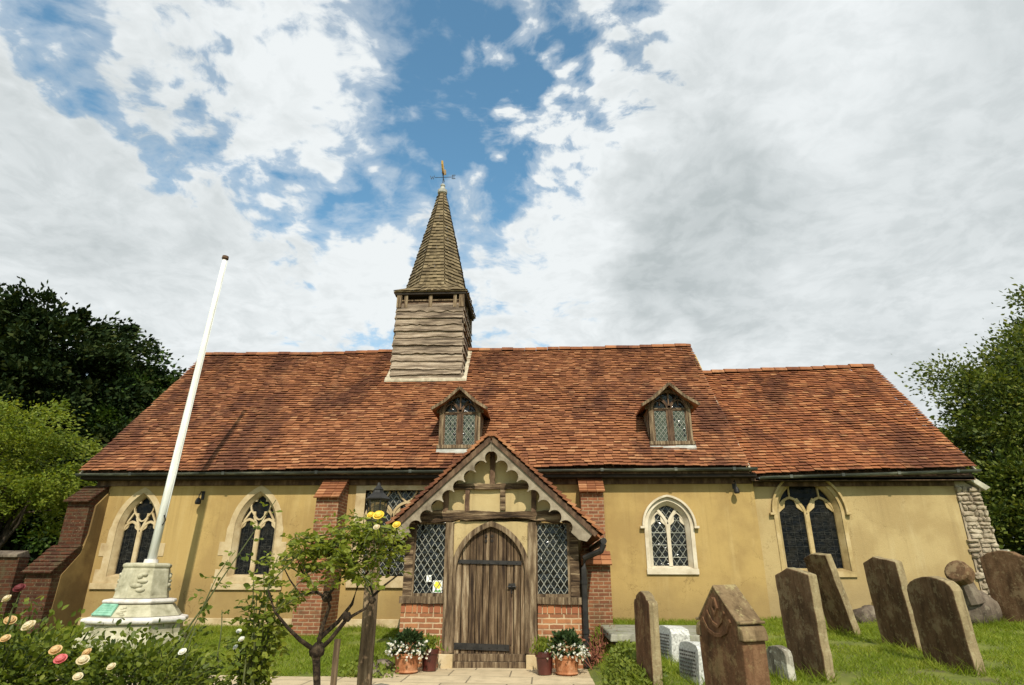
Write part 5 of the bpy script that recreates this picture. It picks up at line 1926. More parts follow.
def scroll(k, z0_, r0, z1_, r1, sc, v0, u0=0.0):
    a2, eu2, ev2, en2 = face_frame(k, z0_, r0, z1_, r1)
    m_ = MB()
    for (u, v, su, sv) in ((-.02, .30, .045, .05), (.03, .22, .09, .04), (-.05, .15, .10, .045), (.02, .08, .08, .04), (.05, .33, .05, .035)):
        q = []
        for k2 in range(5):
            ph = math.pi / 2 * k2 / 4
            q.append((math.cos(ph), math.sin(ph)))
        vs, fs = [], []
        for (cr_, ht) in q:
            for j in range(10):
                t_ = 2 * math.pi * j / 10
                p = a2 + eu2 * (u0 + (u + su * cr_ * math.cos(t_)) * sc) + ev2 * (v0 + (v + sv * cr_ * math.sin(t_)) * sc) + en2 * (.045 * ht * sc + .001)
                vs.append(p)
        for i in range(4):
            for j in range(10):
                fs.append((i * 10 + j, i * 10 + (j + 1) % 10, (i + 1) * 10 + (j + 1) % 10, (i + 1) * 10 + j))
        m_.add(vs, fs)
    m_.build('carved_scroll', 'memorial_stone', mem, smooth=True)


for k in (3, 5, 7): scroll(k, .975, .442, 1.385, .40, 1.0, .01, -.02)
scroll(5, .64, .74, .83, .575, .55, .0, -.17)
# pole
pb, pt_ = Vector((FX + .0, FY, 1.50)), Vector((FX + .29, FY, 7.85))
fp = thing('flagpole', tuple(pb), 'tall white painted flagpole without a flag, standing on the stone memorial', 'flagpole')
mb = MB()
mb.tube([pb.lerp(pt_, t_) for t_ in (0, .25, .5, .75, .985)], [.078, .074, .066, .056, .046], 16)
mb.build('pole', 'white_paint', fp, smooth=True)
mb = MB()
mb.tube([pb + Vector((0, 0, -.003)), pb.lerp(pt_, .012)], [.125, .115], 16)
mb.build('collar', 'memorial_rim', fp)
mb = MB()
mb.tube([pb.lerp(pt_, .985), pb.lerp(pt_, .990)], [.05, .05], 10)
mb.tube([pb.lerp(pt_, .9905), pb.lerp(pt_, 1.0)], [.07, .065], 14)
build_each(mb, 'truck_cap', 'oak_dark', fp)
mb = MB()
mb.tube([pb.lerp(pt_, .98) + Vector((.075, -.02, 0)), pb.lerp(pt_, .5) + Vector((.082, -.03, 0)), pb.lerp(pt_, .12) + Vector((.092, -.03, 0))], .006, 4)
mb.build('halyard', 'white_paint', fp)
mb = MB()
cl = pb.lerp(pt_, .12)
mb.tube([cl + Vector((.07, -.05, -.09)), cl + Vector((.11, -.05, 0)), cl + Vector((.07, -.05, .09))], .014, 5)
mb.build('cleat', 'black_iron', fp)


# ------------------------------------------------------------------ gravestones
def stone(name, label, cat, loc, prof, w_, h_, th, phi, lean=0.0, side=0.0, mat='brown_sandstone', group=None, edge=None, extra=None, bevel=.014, sink=.15):
    """slab whose face looks left (west); prof lists (u in -.5..5, v in 0..1) from the foot over the head"""
    ph = R_(phi)
    ew, et = Vector((math.sin(ph), -math.cos(ph), 0)), Vector((math.cos(ph), math.sin(ph), 0))
    L = Vector((loc[0], loc[1], gh(loc[0], loc[1])))
    M = Matrix.Rotation(R_(-lean), 4, ew) @ Matrix.Rotation(R_(side), 4, et)
    random.seed(hash(label) % 1000 if False else len(label))

    def fn(u, v, d):
        q = ew * (u * w_) + et * d + Vector((0, 0, v * h_ - (sink if v <= 0 else 0)))
        return L + (M @ q)
    m_ = MB()
    pts = [(-.5, 0)] + prof + [(.5, 0)]
    # subdivide long straight edges and weather them a little
    out = []
    for i in range(len(pts)):
        a, b = pts[i], pts[(i + 1) % len(pts)]
        n_ = max(1, int(math.hypot((b[0] - a[0]) * w_, (b[1] - a[1]) * h_) / .12)) if i < len(pts) - 1 else 1
        for k in range(n_):
            t_ = k / n_
            j = .009 if 0 < k else .004
            v = a[1] + (b[1] - a[1]) * t_
            out.append((a[0] + (b[0] - a[0]) * t_ + random.uniform(-j, j) / w_, v if v <= 0 else v + random.uniform(-j, j) / h_))
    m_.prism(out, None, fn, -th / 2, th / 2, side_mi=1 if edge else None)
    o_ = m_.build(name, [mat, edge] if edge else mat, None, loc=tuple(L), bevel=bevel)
    tag(o_, label, cat, group)
    if extra: extra(o_, fn)
    return o_


def arc_top(v0, v1, n_=9):
    return [(-.5 * math.cos(math.pi * i / n_), v0 + (v1 - v0) * math.sin(math.pi * i / n_)) for i in range(n_ + 1)]


GG = 'old headstones on the right lawn'
gable = lambda v0, peak=0.0: [(-.5, v0), (peak, 1.0), (.5, v0)]
stone('headstone', 'tall brown headstone with shallow pointed top, in front of the chancel window foot', 'gravestone', (3.11, 8.25), gable(.93, -.08), .70, 1.20, .115, 13, -1.5, 0, 'grey_brown_stone', GG, edge='lit_lichen_edge')
stone('headstone', 'narrow brown headstone leaning sharply, close to the chancel wall', 'gravestone', (4.86, 11.2), gable(.955, -.1), .60, 1.28, .12, 14, -12, -3, 'grey_brown_stone', GG, edge='lit_lichen_edge')
stone('headstone', 'upright brown headstone with slightly pointed top, before blank chancel wall', 'gravestone', (4.98, 9.75), gable(.93, -.12), .74, 1.22, .11, 8, -3.5, 0, 'grey_brown_stone', GG, edge='lit_lichen_edge')
stone('headstone', 'round topped headstone with streaked face and lichen pale edge', 'gravestone', (4.86, 8.45), arc_top(.84, 1.0), .78, 1.03, .13, 9, -3, 0, 'grey_brown_stone', GG, edge='lit_lichen_edge')
stone('headstone', 'wide dark headstone with curved shoulders below the rubble buttress', 'gravestone', (8.0, 11.35),
      [(-.5, .90), (-.40, .97), (-.22, 1.0), (-.05, .98), (.05, .92), (.12, .90), (.22, .93), (.34, .95), (.44, .92), (.5, .86)], 1.15, 1.12, .13, 26, -2, 0, 'grey_brown_stone', GG)
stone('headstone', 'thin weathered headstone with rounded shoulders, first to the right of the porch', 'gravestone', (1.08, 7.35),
      [(-.5, .86), (-.44, .90), (-.36, .91), (-.30, .95), (-.16, .985), (0, 1.0), (.16, .985), (.30, .95), (.36, .91), (.44, .90), (.5, .86)], .56, .87, .105, 9, 1, 0, 'brown_sandstone', GG, edge='lit_lichen_edge')


def gothic_extra(o_, fn):
    m_ = MB()
    def rib(path, wid, d0=-.138, d1=-.118):
        L_, R__ = [], []
        for i in range(len(path)):
            a, b = Vector(path[max(0, i - 1)]), Vector(path[min(len(path) - 1, i + 1)])
            d = (b - a).normalized()
            nn = Vector((-d.y, d.x)) * wid / 2
            L_.append(tuple(Vector(path[i]) + nn))
            R__.append(tuple(Vector(path[i]) - nn))
        m_.prism(L_ + R__[::-1], None, fn, d0, d1)
    # carved hanging garland under the gable and a sunk-panel moulding
    rib([(-.33, .74), (-.22, .655), (-.08, .625), (.06, .625), (.20, .655), (.31, .74)], .028)
    rib([(-.20, .80), (-.08, .71), (0.02, .69), (.12, .73), (.2, .80)], .022)
    rib([(-.02, .90), (-.07, .84), (-.02, .78), (.05, .83), (.0, .90)], .03)
    m_.build('carved_garland', 'brown_sandstone', o_)
    m_ = MB()
    for s_ in (-1, 1):
        q = [(.0, 1.008), (s_ * .455, .745), (s_ * .44, .728), (.0, .984)]
        m_.prism([(a, b) for a, b in q], None, fn, -.128, .135)
        m_.prism([(s_ * .441, .742), (s_ * .53, .742), (s_ * .53, .72), (s_ * .441, .72)], None, fn, -.128, .135)
    build_each(m_, 'gable_coping', 'lichen_cap', o_, bevel=.01)
    m_ = MB()
    for s_ in (-1, 1):
        c_ = [(s_ * .44, .60), (s_ * .56, .60), (s_ * .555, .64), (s_ * .535, .68), (s_ * .50, .705), (s_ * .442, .718)]
        m_.prism(c_, None, fn, -.126, .13)
    build_each(m_, 'shoulder', 'lichen_cap', o_, bevel=.012)


stone('headstone', 'large thick brown headstone with steep gabled top and carved garland', 'gravestone', (1.70, 6.3),
      [(-.5, .60), (-.44, .60), (-.44, .73), (0, .985), (.44, .73), (.44, .60), (.5, .60)], .66, 1.12, .24, 20, -1, 0, 'brown_sandstone', GG, extra=gothic_extra)
stone('small_headstone', 'small lichen covered headstone with round top, beside the pointed brown one', 'gravestone', (2.70, 8.05), arc_top(.72, 1.0, 7), .34, .36, .10, 20, -2, 0, 'lichen_stone', GG)


def lettering(o_, fn):
    m_ = MB()
    random.seed(8)
    for r in range(7):
        u = -.38
        while u < .36:
            ww = random.uniform(.04, .11)
            v = .72 - r * .09
            m_.prism([(u, v), (min(u + ww, .4), v), (min(u + ww, .4), v + .045), (u, v + .045)], None, fn, -.152, -.1485)
            u += ww + .03
    m_.build('worn_inscription', 'engraving', o_)


for (x, y), lb in (((1.68, 9.15), 'small thick white granite stone with worn inscription, the one nearer the church'),
                   ((1.72, 7.85), 'small thick white granite stone with worn inscription, touching the big gabled headstone')):
    stone('small_headstone', lb, 'gravestone', (x, y), [(-.5, .80), (-.42, .92), (-.2, .985), (0, 1.0), (.2, .985), (.42, .92), (.5, .80)], .46, .42, .27, 16, 3, 0, 'granite_white', GG, extra=lettering, bevel=.02)

# low chest tomb with a grey ledger slab
tb = thing('chest_tomb', (1.75, 10.55, .3), 'low grey ledger tomb lying between the porch buttress and the headstones', 'tomb')
mb = MB()
mb.box(1.0, 2.75, 9.75, 11.35, .1, .44)
mb.build('tomb_base', 'boulder', tb, bevel=.02)
mb = MB()
mb.hexa([(.9, 9.62, .442), (2.86, 9.62, .442), (2.86, 11.48, .442), (.9, 11.48, .442), (.92, 9.64, .54), (2.84, 9.64, .54), (2.84, 11.46, .545), (.92, 11.46, .545)])
mb.build('ledger_slab', 'slab_stone', tb, bevel=.02)


def rock(name, label, cat, loc, r, seed, mat='boulder', sub=4, group=None):
    bm = bmesh.new()
    bmesh.ops.create_icosphere(bm, subdivisions=sub, radius=1)
    for v in bm.verts:
        p_ = v.co.normalized()
        k = 1 + .22 * noise.noise(p_ * 1.3 + Vector((seed, 0, 0))) + .10 * noise.noise(p_ * 3.1 + Vector((0, seed, 0))) + .04 * noise.noise(p_ * 8 + Vector((0, 0, seed)))
        k = min(k, 1.05 + .06 * noise.noise(p_ * 4))
        v.co = Vector((p_.x * r[0] * k, p_.y * r[1] * k, p_.z * r[2] * k))
    me = bpy.data.meshes.new(name)
    bm.to_mesh(me)
    bm.free()
    me.materials.append(MATS[mat])
    me.polygons.foreach_set('use_smooth', [True] * len(me.polygons))
    o_ = bpy.data.objects.new(name, me)
    o_.location = loc
    COL.objects.link(o_)
    WL[o_] = Vector(loc)
    return tag(o_, label, cat, group)


rock('boulder', 'rough brown boulder against the wall behind the leaning headstone', 'rock', (5.85, 12.4, .60), (.30, .26, .24), 3.1)
rock('boulder', 'rough boulder supporting the broken stone memorial near the rubble buttress', 'rock', (7.30, 11.72, .80), (.36, .30, .32), 8.4)
bm_ = thing('broken_memorial', (7.1, 11.5, 1.0), 'broken memorial of a tilted dark stone drum on a stump, leaning on the boulder', 'memorial')
mb = MB()
mb.tube([(7.20, 11.5, .90), (7.10, 11.5, 1.30)], [.14, .11], 9)
mb.build('stump', 'boulder', bm_, bevel=.012)
mb = MB()
c0 = Vector((7.05, 11.5, 1.38))
axd = Vector((-.75, -.45, .48)).normalized()
mb.tube([c0 + axd * .11, c0 + axd * .08, c0 - axd * .10, c0 - axd * .13], [.16, .20, .20, .165], 20)
mb.build('drum', 'grey_brown_stone', bm_, bevel=.015)


# ------------------------------------------------------------------ potted plants
def pot(name, label, loc, prof, mat, group, plant):
    L = (loc[0], loc[1], gh(*loc) + .018)
    r_ = thing(name, L, label, 'flower pot', group)
    m_ = MB()
    m_.lathe(prof, L, 24, top=False)
    m_.build('pot', mat, r_, smooth=False, bevel=.004)
    m_ = MB()
    top = prof[-1]
    m_.lathe([(top[0] * .92, top[1] - .05), (top[0] * .5, top[1] - .03)], L, 16)
    m_.build('soil', 'soil', r_)
    plant(r_, Vector(L) + Vector((0, 0, top[1])))


def flowers_white(r_, c):
    n_ = 700
    p_, d_ = on_ellipsoid(n_, (c.x, c.y, c.z + .06), (.25, .22, .17), .3, -.45)
    V, Fq = leaves(p_, .05, .1, .6, .4, .15, d_)
    raw_mesh('foliage', V, Fq, 'pot_leaf', r_)
    p_, d_ = on_ellipsoid(60, (c.x, c.y, c.z + .17), (.16, .14, .09), .2, -.3)
    V, Fq = leaves(np.repeat(p_, 4, 0), .085, -.2, .4, .4, .2, np.repeat(d_, 4, 0))
    raw_mesh('tall_leaf', V, Fq, 'pot_leaf', r_)
    p_, d_ = on_ellipsoid(150, (c.x, c.y - .01, c.z + .03), (.275, .25, .165), .85, -.55)
    p_ = p_[(p_[:, 2] < c.z + .14)]
    d_ = RNG.normal(size=p_.shape) * .6 + np.array((0, -.6, .5))
    V, Fq = leaves(np.repeat(p_, 4, 0), .034, 0, .9, .5, .1, np.repeat(d_, 4, 0))
    raw_mesh('blossom', V, Fq, 'petal_white', r_, kind='stuff')


def herb(r_, c):
    n_ = 330
    P_ = np.array((c.x, c.y, c.z - .03)) + RNG.normal(size=(n_, 3)) * (.075, .07, .02) + np.array((0, 0, 1)) * RNG.uniform(0, .15, n_)[:, None]
    V, Fq = leaves(P_, .07, -.5, .3, .3, .1, np.repeat(np.array([[0, 0, .6]]), n_, 0))
    raw_mesh('foliage', V, Fq, 'rose_tree_leaf', r_)


tc_prof = [(.135, 0), (.165, .02), (.15, .04), (.165, .13), (.172, .20), (.19, .21), (.192, .25), (.172, .255)]
mg_prof = [(.09, 0), (.10, .01), (.118, .22), (.132, .225), (.132, .29), (.115, .295)]
PG = 'plant pots flanking the porch door'
pot('planter', 'terracotta pot of white flowers, left of the door', (-1.98, 9.62), tc_prof, 'terracotta', PG, flowers_white)
pot('planter', 'plain dark maroon pot with low herbs, left of the door', (-1.70, 9.86), mg_prof, 'maroon_glaze', PG, herb)
pot('planter', 'plain dark maroon pot with low herbs, right of the door', (-.03, 9.66), mg_prof, 'maroon_glaze', PG, herb)
pot('planter', 'terracotta pot of white flowers, right of the door', (.28, 9.66), tc_prof, 'terracotta', PG, flowers_white)
# fluting on the terracotta pots is left to the glaze; dead plant, cane and bank beside the downpipe
dp = thing('dead_plant', (.82, 10.2, .05), 'heap of dry reddish stems against the wall by the downpipe', 'dead plant')
mb = MB()
random.seed(77)
for k in range(70):
    a = Vector((.80 + random.uniform(-.12, .2), 10.35 + random.uniform(-.4, .4), .0))
    hgt_ = random.uniform(.25, .62)
    d = Vector((random.uniform(-.35, .35), random.uniform(-.3, .2), hgt_))
    mb.tube([a, a + d * .5 + Vector((random.uniform(-.06, .06), 0, 0)), a + d], [.008, .006, .003], 4)
mb.build('stem', 'dead_stem', dp)
P_ = np.array([(.82, 10.2, .22)]) + RNG.normal(size=(260, 3)) * (.12, .22, .13)
V, Fq = leaves(P_, .07, .4, .45, .3, .3)
tag(raw_mesh('withered_leaf', V, Fq, 'dead_stem', dp), kind='stuff')
mb = MB()
mb.tube([(.82, 9.3, .12), (.95, 9.25, .28), (1.05, 9.3, .40), (1.12, 9.32, .46)], [.012, .012, .011, .008], 6)
tag(mb.build('cane', 'pale_cane', None, loc=(.95, 9.25, .25)), 'pale bare cane poking out of the bank beside the terracotta pot', 'cane')
# bank stones at the left of the porch
for k, (x, y, r) in enumerate(((-2.42, 10.0, .15), (-2.55, 9.65, .13), (-2.40, 9.42, .10))):
    rock('bank_stone', ('larger mossy stone of the lawn bank touching the porch wall', 'mossy stone of the lawn bank behind the terracotta pot', 'smallest mossy stone of the lawn bank beside the terracotta pot')[k], 'stone', (x, y, gh(x, y) + .03), (r * 1.2, r, r * .8), 2 + k * 3.3, 'boulder', 3, 'stones in the lawn bank')

# leafy ground cover on the bank and along the lawn foot
q = []
while len(q) < 2600:
    x, y = random.uniform(.62, 2.0), random.uniform(5.6, 9.5)
    if ((x - .98) / .36) ** 2 + ((y - 8.1) / 1.2) ** 2 < random.uniform(.5, 1.1): q.append((x, y, gh(x, y) + random.uniform(.0, .09)))
while len(q) < 3700:
    x, y = random.gauss(-2.5, .16), random.uniform(9.15, 10.3)
    q.append((x, y, gh(x, y) + random.uniform(.0, .09)))
V, Fq = leaves(np.array(q), .055, -.1, .6, .6, .15)
tag(raw_mesh('ground_cover', V, Fq, 'cover_leaf'), 'low leafy weeds covering the banks beside the porch path', 'ground cover', None, 'stuff')


# ------------------------------------------------------------------ roses
def bloom(c, r, mat, parent, dirv=(0, -.5, .9)):
    r *= .64
    d = Vector(dirv).normalized()
    a = d.orthogonal().normalized()
    b = d.cross(a)
    m_ = MB()
    for ring, (n_, op, rr, ln) in enumerate(((4, .05, .5, 1.0), (5, .3, .7, 1.0), (6, .65, .85, .92), (6, 1.05, .95, .75))):
        for k in range(n_):
            th = 2 * math.pi * (k + .5 * (ring % 2)) / n_ + random.uniform(-.15, .15)
            out = a * math.cos(th) + b * math.sin(th)
            sd = d.cross(out)
            vs = []
            for i in range(4):
                t_ = i / 3
                hgt_ = math.sin(t_ * 1.35) * ln * r * math.cos(op * .75)
                rad = r * rr * (.12 + .9 * math.sin(t_ * 1.3) * math.sin(op * .75 + .35)) + (.10 * r * t_ ** 3 * op)
                wd = r * rr * .85 * math.sin(math.pi * (.12 + t_ * .62))
                for j in (-1, -.4, .4, 1):
                    vs.append(Vector(c) + d * (hgt_ - .06 * r * j * j) + out * (rad - .14 * r * j * j) + sd * wd * j * .8)
            fs = [(i * 4 + j, i * 4 + j + 1, i * 4 + j + 5, i * 4 + j + 4) for i in range(3) for j in range(3)]
            m_.add(vs, fs)
    vs, fs = [], []
    for i in range(6):                                    # closed heart of the flower
        ph = -math.pi / 2 + math.pi * i / 5
        for j in range(10):
            t_ = 2 * math.pi * j / 10
            k = .50 * r * (1 + .16 * math.sin(3 * t_ + i * 1.4))
            vs.append(Vector(c) + d * (.42 * r + .62 * r * math.sin(ph)) + (a * math.cos(t_) + b * math.sin(t_)) * k * math.cos(ph) * 1.35)
    for i in range(5):
        for j in range(10):
            fs.append((i * 10 + j, i * 10 + (j + 1) % 10, (i + 1) * 10 + (j + 1) % 10, (i + 1) * 10 + j))
    m_.add(vs, fs)
    return m_.build('bloom', mat, parent, smooth=True)


def stem_path(a, b, sag=.0, n_=6, wob=.03):
    a, b = Vector(a), Vector(b)
    out = []
    for i in range(n_ + 1):
        t_ = i / n_
        out.append(a.lerp(b, t_) + Vector((random.uniform(-wob, wob), random.uniform(-wob, wob), sag * math.sin(math.pi * t_))) * (0 < i < n_))
    return out


def spray_leaves(path, start=.15, step=.05, size=.06):
    """compound rose leaves set along a stem: leaflets in pairs on short petioles"""
    P_, D_ = [], []
    path = [Vector(q) for q in path]
    tot = sum((path[i + 1] - path[i]).length for i in range(len(path) - 1))
    s_ = tot * start
    k = 0
    while s_ < tot:
        acc = 0
        for i in range(len(path) - 1):
            l_ = (path[i + 1] - path[i]).length
            if acc + l_ >= s_:
                q = path[i].lerp(path[i + 1], (s_ - acc) / l_)
                break
            acc += l_
        th = k * 2.4 + random.uniform(-.4, .4)
        d = Vector((math.cos(th), math.sin(th) * .8, random.uniform(-.15, .35))).normalized()
        pl_ = random.uniform(1.6, 2.4) * size
        sd = d.cross(Vector((0, 0, 1))).normalized()
        tip = q + d * pl_
        P_.append(tip); D_.append(d)
        for f in (.45, .8):
            for e in (-1, 1):
                P_.append(q + d * pl_ * f); D_.append(sd * e + d * .5)
        s_ += step * random.uniform(.7, 1.3)
        k += 1
    return [tuple(p_) for p_ in P_], [tuple(d) for d in D_]


def rose_bush(label, base, spread, top, nstem, mat, blooms, size=.055, extra=(), dens=.045, group='rose bushes in the foreground bed', thick=0):
    r_ = thing('rose_bush', base, label, 'rose bush', group)
    m_ = MB()
    LP, LD = [], []
    b = Vector(base)
    for k in range(nstem):
        th = random.uniform(0, 2 * math.pi)
        rr = math.sqrt(random.uniform(0, 1))
        e = b + Vector((math.cos(th) * spread[0] * rr, math.sin(th) * spread[1] * rr, top * random.uniform(.72, 1.0) * (1 - .25 * rr * rr)))
        pth = stem_path(b + Vector((random.uniform(-.1, .1), random.uniform(-.1, .1), 0)), e, .08)
        m_.tube(pth, [.011, .010, .009, .008, .007, .005, .003], 5)
        p_, d_ = spray_leaves(pth, .3, dens, size)
        LP += p_; LD += d_
    for pth in extra:
        m_.tube(pth, [.009 - .006 * i / (len(pth) - 1) for i in range(len(pth))], 5)
        p_, d_ = spray_leaves(pth, .12, .075, size)
        LP += p_; LD += d_
    m_.build('stem', 'green_stem', r_)
    LP, LD = np.array(LP), np.array(LD)
    if thick:
        p2, d2 = on_ellipsoid(thick, (b.x, b.y, b.z + top * .48), (spread[0], spread[1], top * .5), .3, -1)
        LP, LD = np.concatenate([LP, p2]), np.concatenate([LD, d2])
    V, Fq = leaves(LP, size, .2, .58, .55, .14, LD)
    raw_mesh('foliage', V, Fq, mat, r_)
    for c, rad, mt in blooms: bloom(c, rad, mt, r_, (random.uniform(-.4, .4), -.6, .7))
    return r_


random.seed(99)


def PX_(px, py, Y):                                     # point on the plane y=Y seen at a pixel of the reference, used to read off positions
    d = pix_dir(px, py)
    return tuple(Vector((0, 0, EYE)) + d * (Y / d.y))


ex = [stem_path(PX_(150, 684, 4.9), PX_(243, 548, 4.95), .0, 7, .012) + [Vector(PX_(262, 520, 4.95)), Vector(PX_(276, 500, 4.95))],
      stem_path(PX_(160, 690, 4.7), PX_(228, 560, 4.8), .02, 7, .012), stem_path(PX_(215, 690, 5.0), PX_(222, 610, 5.0), .02, 5, .01),
      stem_path(PX_(176, 690, 4.6), PX_(196, 628, 4.6), .02, 5, .01)]
rose_bush('rose bush with long bare shoots reaching up across the left windows', (-2.95, 4.75, .02), (.70, .5), .90, 54, 'rose_leaf',
          [(PX_(183, 653, 4.5), .045, 'petal_white'), (PX_(239, 632, 5.2), .035, 'petal_white'), (PX_(242, 640, 5.2), .04, 'petal_white'), (PX_(236, 648, 5.2), .035, 'petal_white'),
           (PX_(112, 668, 4.25), .045, 'petal_cream')], .046, ex, thick=4600)
rose_bush('rose bush with cream, peach and deep pink blooms in the corner', (-3.75, 4.55, .02), (.75, .5), 1.02, 60, 'rose_leaf',
          [(PX_(56, 652, 4.1), .06, 'petal_peach'), (PX_(61, 661, 4.05), .06, 'petal_pink'), (PX_(83, 662, 4.1), .06, 'petal_cream'), (PX_(30, 628, 4.2), .07, 'petal_cream'),
           (PX_(88, 654, 4.15), .05, 'petal_peach'), (PX_(10, 622, 4.3), .06, 'petal_peach'), 
           (PX_(78, 678, 4.0), .045, 'petal_cream'), ], .047, thick=4800)
rose_bush('rose bush at the frame corner carrying one dark plum bud', (-4.55, 4.65, .02), (.62, .5), 1.16, 40, 'rose_leaf',
          [(PX_(20, 590, 4.2), .06, 'petal_plum'), (PX_(8, 600, 4.25), .05, 'petal_cream'), (PX_(6, 640, 4.2), .05, 'petal_peach')], .06,
          [stem_path(PX_(2, 640, 4.25), PX_(20, 592, 4.2), .0, 5, .01)], thick=2600)
rose_bush('young leafy rose shrub beside the standard rose trunk', (-2.38, 5.45, .02), (.22, .2), 1.38, 15, 'rose_tree_leaf', [], .06, dens=.055)

# standard rose: bare forked trunk and airy crown
sr_ = thing('rose_tree', PX_(322, 700, 5.5)[:2] + (0.0,), 'standard rose tree with knotty forked trunk and yellow blooms', 'rose tree')
Y5 = 5.5
q = lambda a, b, dy=0.0: Vector(PX_(a, b, Y5 + dy))
base = Vector(PX_(321, 700, Y5)); base.z = 0
mb = MB()
fork = q(317, 652)
mb.tube([base, base.lerp(fork, .5) + Vector((.01, 0, 0)), fork - Vector((0, 0, .05)), fork, fork + Vector((0, 0, .06))], [.030, .026, .034, .052, .03], 8)
limbs = [
    [fork, q(322, 628), q(330, 606), q(327, 598), q(318, 592)],
    [fork, q(300, 640, -.1), q(288, 628, -.15), q(275, 612, -.2), q(268, 590, -.2)],
    [q(318, 640), q(338, 622, .1), q(352, 604, .1), q(358, 585, .12), q(352, 566, .1)],
    [fork, q(330, 640, .0), q(346, 620, -.05), q(352, 616, -.05), q(366, 608, -.1), q(373, 596, -.1), q(368, 580, -.1)],
    [q(327, 598), q(312, 590, .1), q(303, 575, .15), q(296, 555, .15)], [q(327, 598), q(336, 585, -.1), q(345, 570, -.1), q(340, 545, -.1)],
    [q(373, 596), q(385, 585, .1), q(398, 575, .1), q(400, 560, .1)], [q(318, 592), q(300, 594), q(290, 580), q(281, 562)],
    [q(358, 585), q(372, 566, .1), q(384, 545, .1), q(379, 522, .1)], [q(352, 566), q(362, 545), q(372, 530), q(396, 530)],
    [q(345, 570), q(330, 555), q(318, 545), q(300, 540)]]
for l_ in limbs:
    k = len(l_)
    th0 = .021 if (l_[0] - fork).length < .12 else .012
    mb.tube(l_, [th0 * (1 - .72 * i / (k - 1)) for i in range(k)], 7)
for c_, r in ((q(327, 597), .045), (q(347, 617, -.05), .038), (fork + Vector((0, 0, .01)), .062), (q(372, 600, -.1), .03)):
    vs_, fs_ = [], []
    m2 = MB()
    for i in range(7):
        ph = -math.pi / 2 + math.pi * i / 6
        for j in range(9):
            t_ = 2 * math.pi * j / 9
            n3_ = Vector((math.cos(ph) * math.cos(t_), math.cos(ph) * math.sin(t_), math.sin(ph)))
            vs_.append(c_ + n3_ * r * (1 + .35 * noise.noise(n3_ * 2.2 + c_ * 9)))
    for i in range(6):
        for j in range(9):
            fs_.append((i * 9 + j, i * 9 + (j + 1) % 9, (i + 1) * 9 + (j + 1) % 9, (i + 1) * 9 + j))
    mb.add(vs_, fs_)
LP, LD = [], []
tw = MB()
random.seed(41)
tips = [l_[-1] for l_ in limbs] + [l_[-2] for l_ in limbs]
for k in range(56):
    s0 = random.choice(tips)
    tgt = Vector(PX_(random.uniform(262, 402), random.triangular(514, 602, 548), Y5 + random.uniform(-.45, .45)))
    if (tgt - s0).length > .7: tgt = s0 + (tgt - s0) * .6
    pth = stem_path(s0, tgt, .04, 4, .015)
    tw.tube(pth, [.006, .005, .004, .003, .002], 4)
    a, b = spray_leaves(pth, .15, .045, .05)
    LP += a; LD += b
for a_2, b_2 in ((q(382, 545, -.1), q(379, 518, -.5)), (q(392, 548, -.1), q(397, 527, -.5)), (q(376, 548, -.1), q(371, 517, -.46)), (q(380, 548, -.1), q(377, 529, -.5))):
    tw.tube([a_2, b_2], [.004, .003], 4)
mb.build('trunk', 'rose_wood', sr_, smooth=True)
tw.build('twig', 'green_stem', sr_)
V, Fq = leaves(np.array(LP), .052, .15, .58, .55, .14, np.array(LD))
raw_mesh('crown', V, Fq, 'rose_tree_leaf', sr_)
for c_, r, mt in ((q(379, 517, -.5), .075, 'petal_yellow'), (q(371, 516, -.46), .05, 'petal_yellow'), (q(397, 526, -.5), .055, 'petal_yellow'), (q(377, 528, -.5), .045, 'petal_cream')):
    bloom(c_, r, mt, sr_, (random.uniform(-.2, .2), -.7, .6))
mb = MB()
sx, sy, _z = PX_(331, 700, 5.45)
mb.beam((sx, sy, -.1), (sx + .01, sy, .82), (.02, 0, 0), (0, .02, 0), .008, 6)
tag(mb.build('stake', 'post_wood', None, loc=(sx, sy, 0)), 'short dark wooden stake beside the standard rose trunk', 'stake')

# ------------------------------------------------------------------ lantern post
lx, ly = -1.715, 6.45
lpst = thing('lamp_post', (lx, ly, 0), 'square timber post carrying an old black lantern behind the rose tree', 'lamp post')
mb = MB()
mb.beam((lx + .0, ly, -.1), (lx - .02, ly, 1.74), (.058, 0, 0), (0, .058, 0), .006, 10)
mb.build('post', 'post_wood', lpst, bevel=.006)
mb = MB()
lc = (lx - .02, ly, 1.74)
mb.lathe([(.05, 0), (.06, .02), (.03, .04), (.075, .06), (.08, .075)], lc, 6)
for k in range(6):
    th = math.pi / 3 * k
    a0 = Vector(lc) + Vector((.078 * math.cos(th), .078 * math.sin(th), .07))
    a1 = Vector(lc) + Vector((.112 * math.cos(th), .112 * math.sin(th), .30))
    mb.tube([a0, a1], .008, 4)
    th2 = math.pi / 3 * (k + 1)
    b1 = Vector(lc) + Vector((.112 * math.cos(th2), .112 * math.sin(th2), .30))
    mb.tube([a1, b1], .010, 4)
mb.lathe([(.13, .30), (.135, .312), (.06, .375), (.05, .40), (.055, .41), (.02, .45), (.012, .48)], lc, 6)
lan = mb.build('lantern', 'black_iron', lpst)
mb = MB()
mb.lathe([(.070, .075), (.103, .298)], lc, 6, top=False)
mb.build('glass', 'lantern_glass', lan)

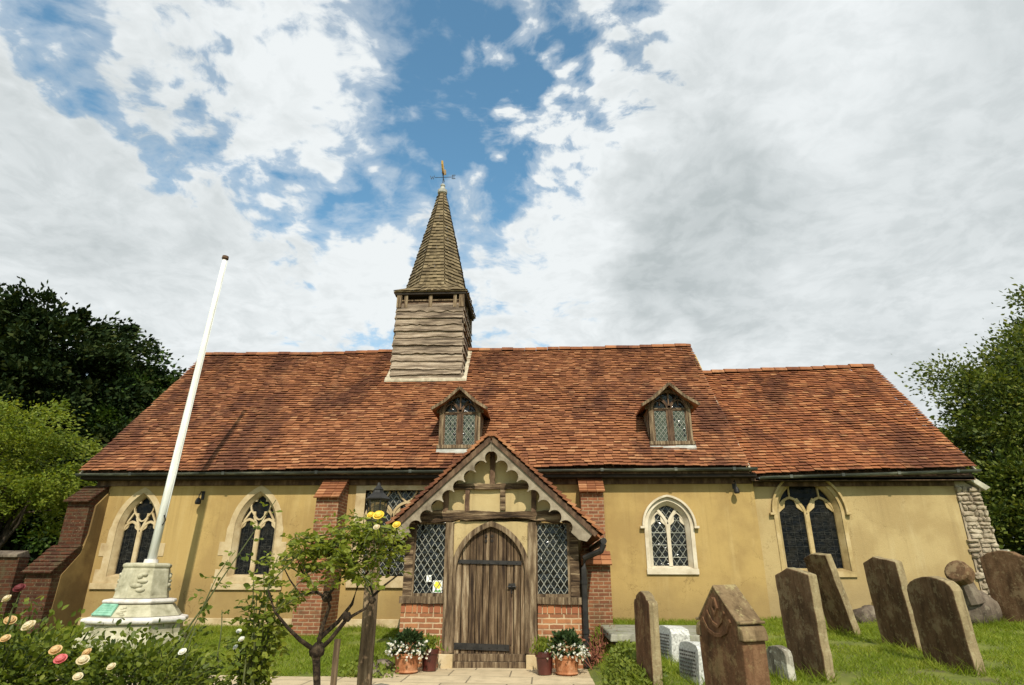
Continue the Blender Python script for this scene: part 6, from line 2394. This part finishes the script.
# ------------------------------------------------------------------ wall lamps under the eaves, notices in the porch window
for (px, py), lb in (((199, 498), 'small black bracket lamp on the wall between the two left windows'), ((736, 487), 'small black bracket lamp on the wall near the chancel corner')):
    c_ = Vector(PX_(px, py, 13.05))
    wl = thing('wall_lamp', (c_.x, WY, c_.z), lb, 'wall lamp', 'bracket lamps under the eaves')
    m_ = MB()
    m_.box(c_.x - .03, c_.x + .03, WY - .02, WY - .001, c_.z - .02, c_.z + .16)
    m_.tube([(c_.x, WY - .02, c_.z + .12), (c_.x, WY - .10, c_.z + .14), (c_.x, WY - .16, c_.z + .05), (c_.x, WY - .16, c_.z)], .012, 6)
    m_.build('bracket', 'black_iron', wl)
    m_ = MB()
    m_.lathe([(.03, 0), (.055, -.05), (.062, -.10), (.05, -.13)][::-1], (c_.x, WY - .16, c_.z), 10)
    m_.build('lamp_head', 'black_iron', wl)
nt = thing('notice', (-1.72, PY + .07, 1.15), 'white card with a yellow flower in the left porch window', 'notice')
mb = MB()
mb.box(-1.79, -1.64, PY + .0715, PY + .0738, 1.06, 1.24)
mb.build('card', 'window_card', nt)
mb = MB()
for k in range(6):
    th = math.pi / 3 * k
    c0_, s0_ = math.cos(th), math.sin(th)
    mb.prism([(-1.715 + .012 * -s0_, 1.17 + .012 * c0_), (-1.715 + .05 * c0_ + .022 * -s0_, 1.17 + .05 * s0_ + .022 * c0_), (-1.715 + .062 * c0_, 1.17 + .062 * s0_), (-1.715 + .05 * c0_ - .022 * -s0_, 1.17 + .05 * s0_ - .022 * c0_), (-1.715 - .012 * -s0_, 1.17 - .012 * c0_)], None, XZ, PY + .0695 + .0002 * k, PY + .0712)
mb.build('flower_print', 'daffodil_yellow', nt)
mb = MB()
mb.prism([(-1.77, 1.07), (-1.66, 1.07), (-1.67, 1.11), (-1.71, 1.09), (-1.75, 1.115)], None, XZ, PY + .0698, PY + .0713)
mb.build('leaf_print', 'card_green', nt)
mb = MB()
mb.box(-1.90, -1.82, PY + .0715, PY + .0738, 1.22, 1.32)
tag(mb.build('notice', 'window_card', None, loc=(-1.86, PY + .07, 1.27)), 'small plain pale slip beside the yellow flower card', 'notice')
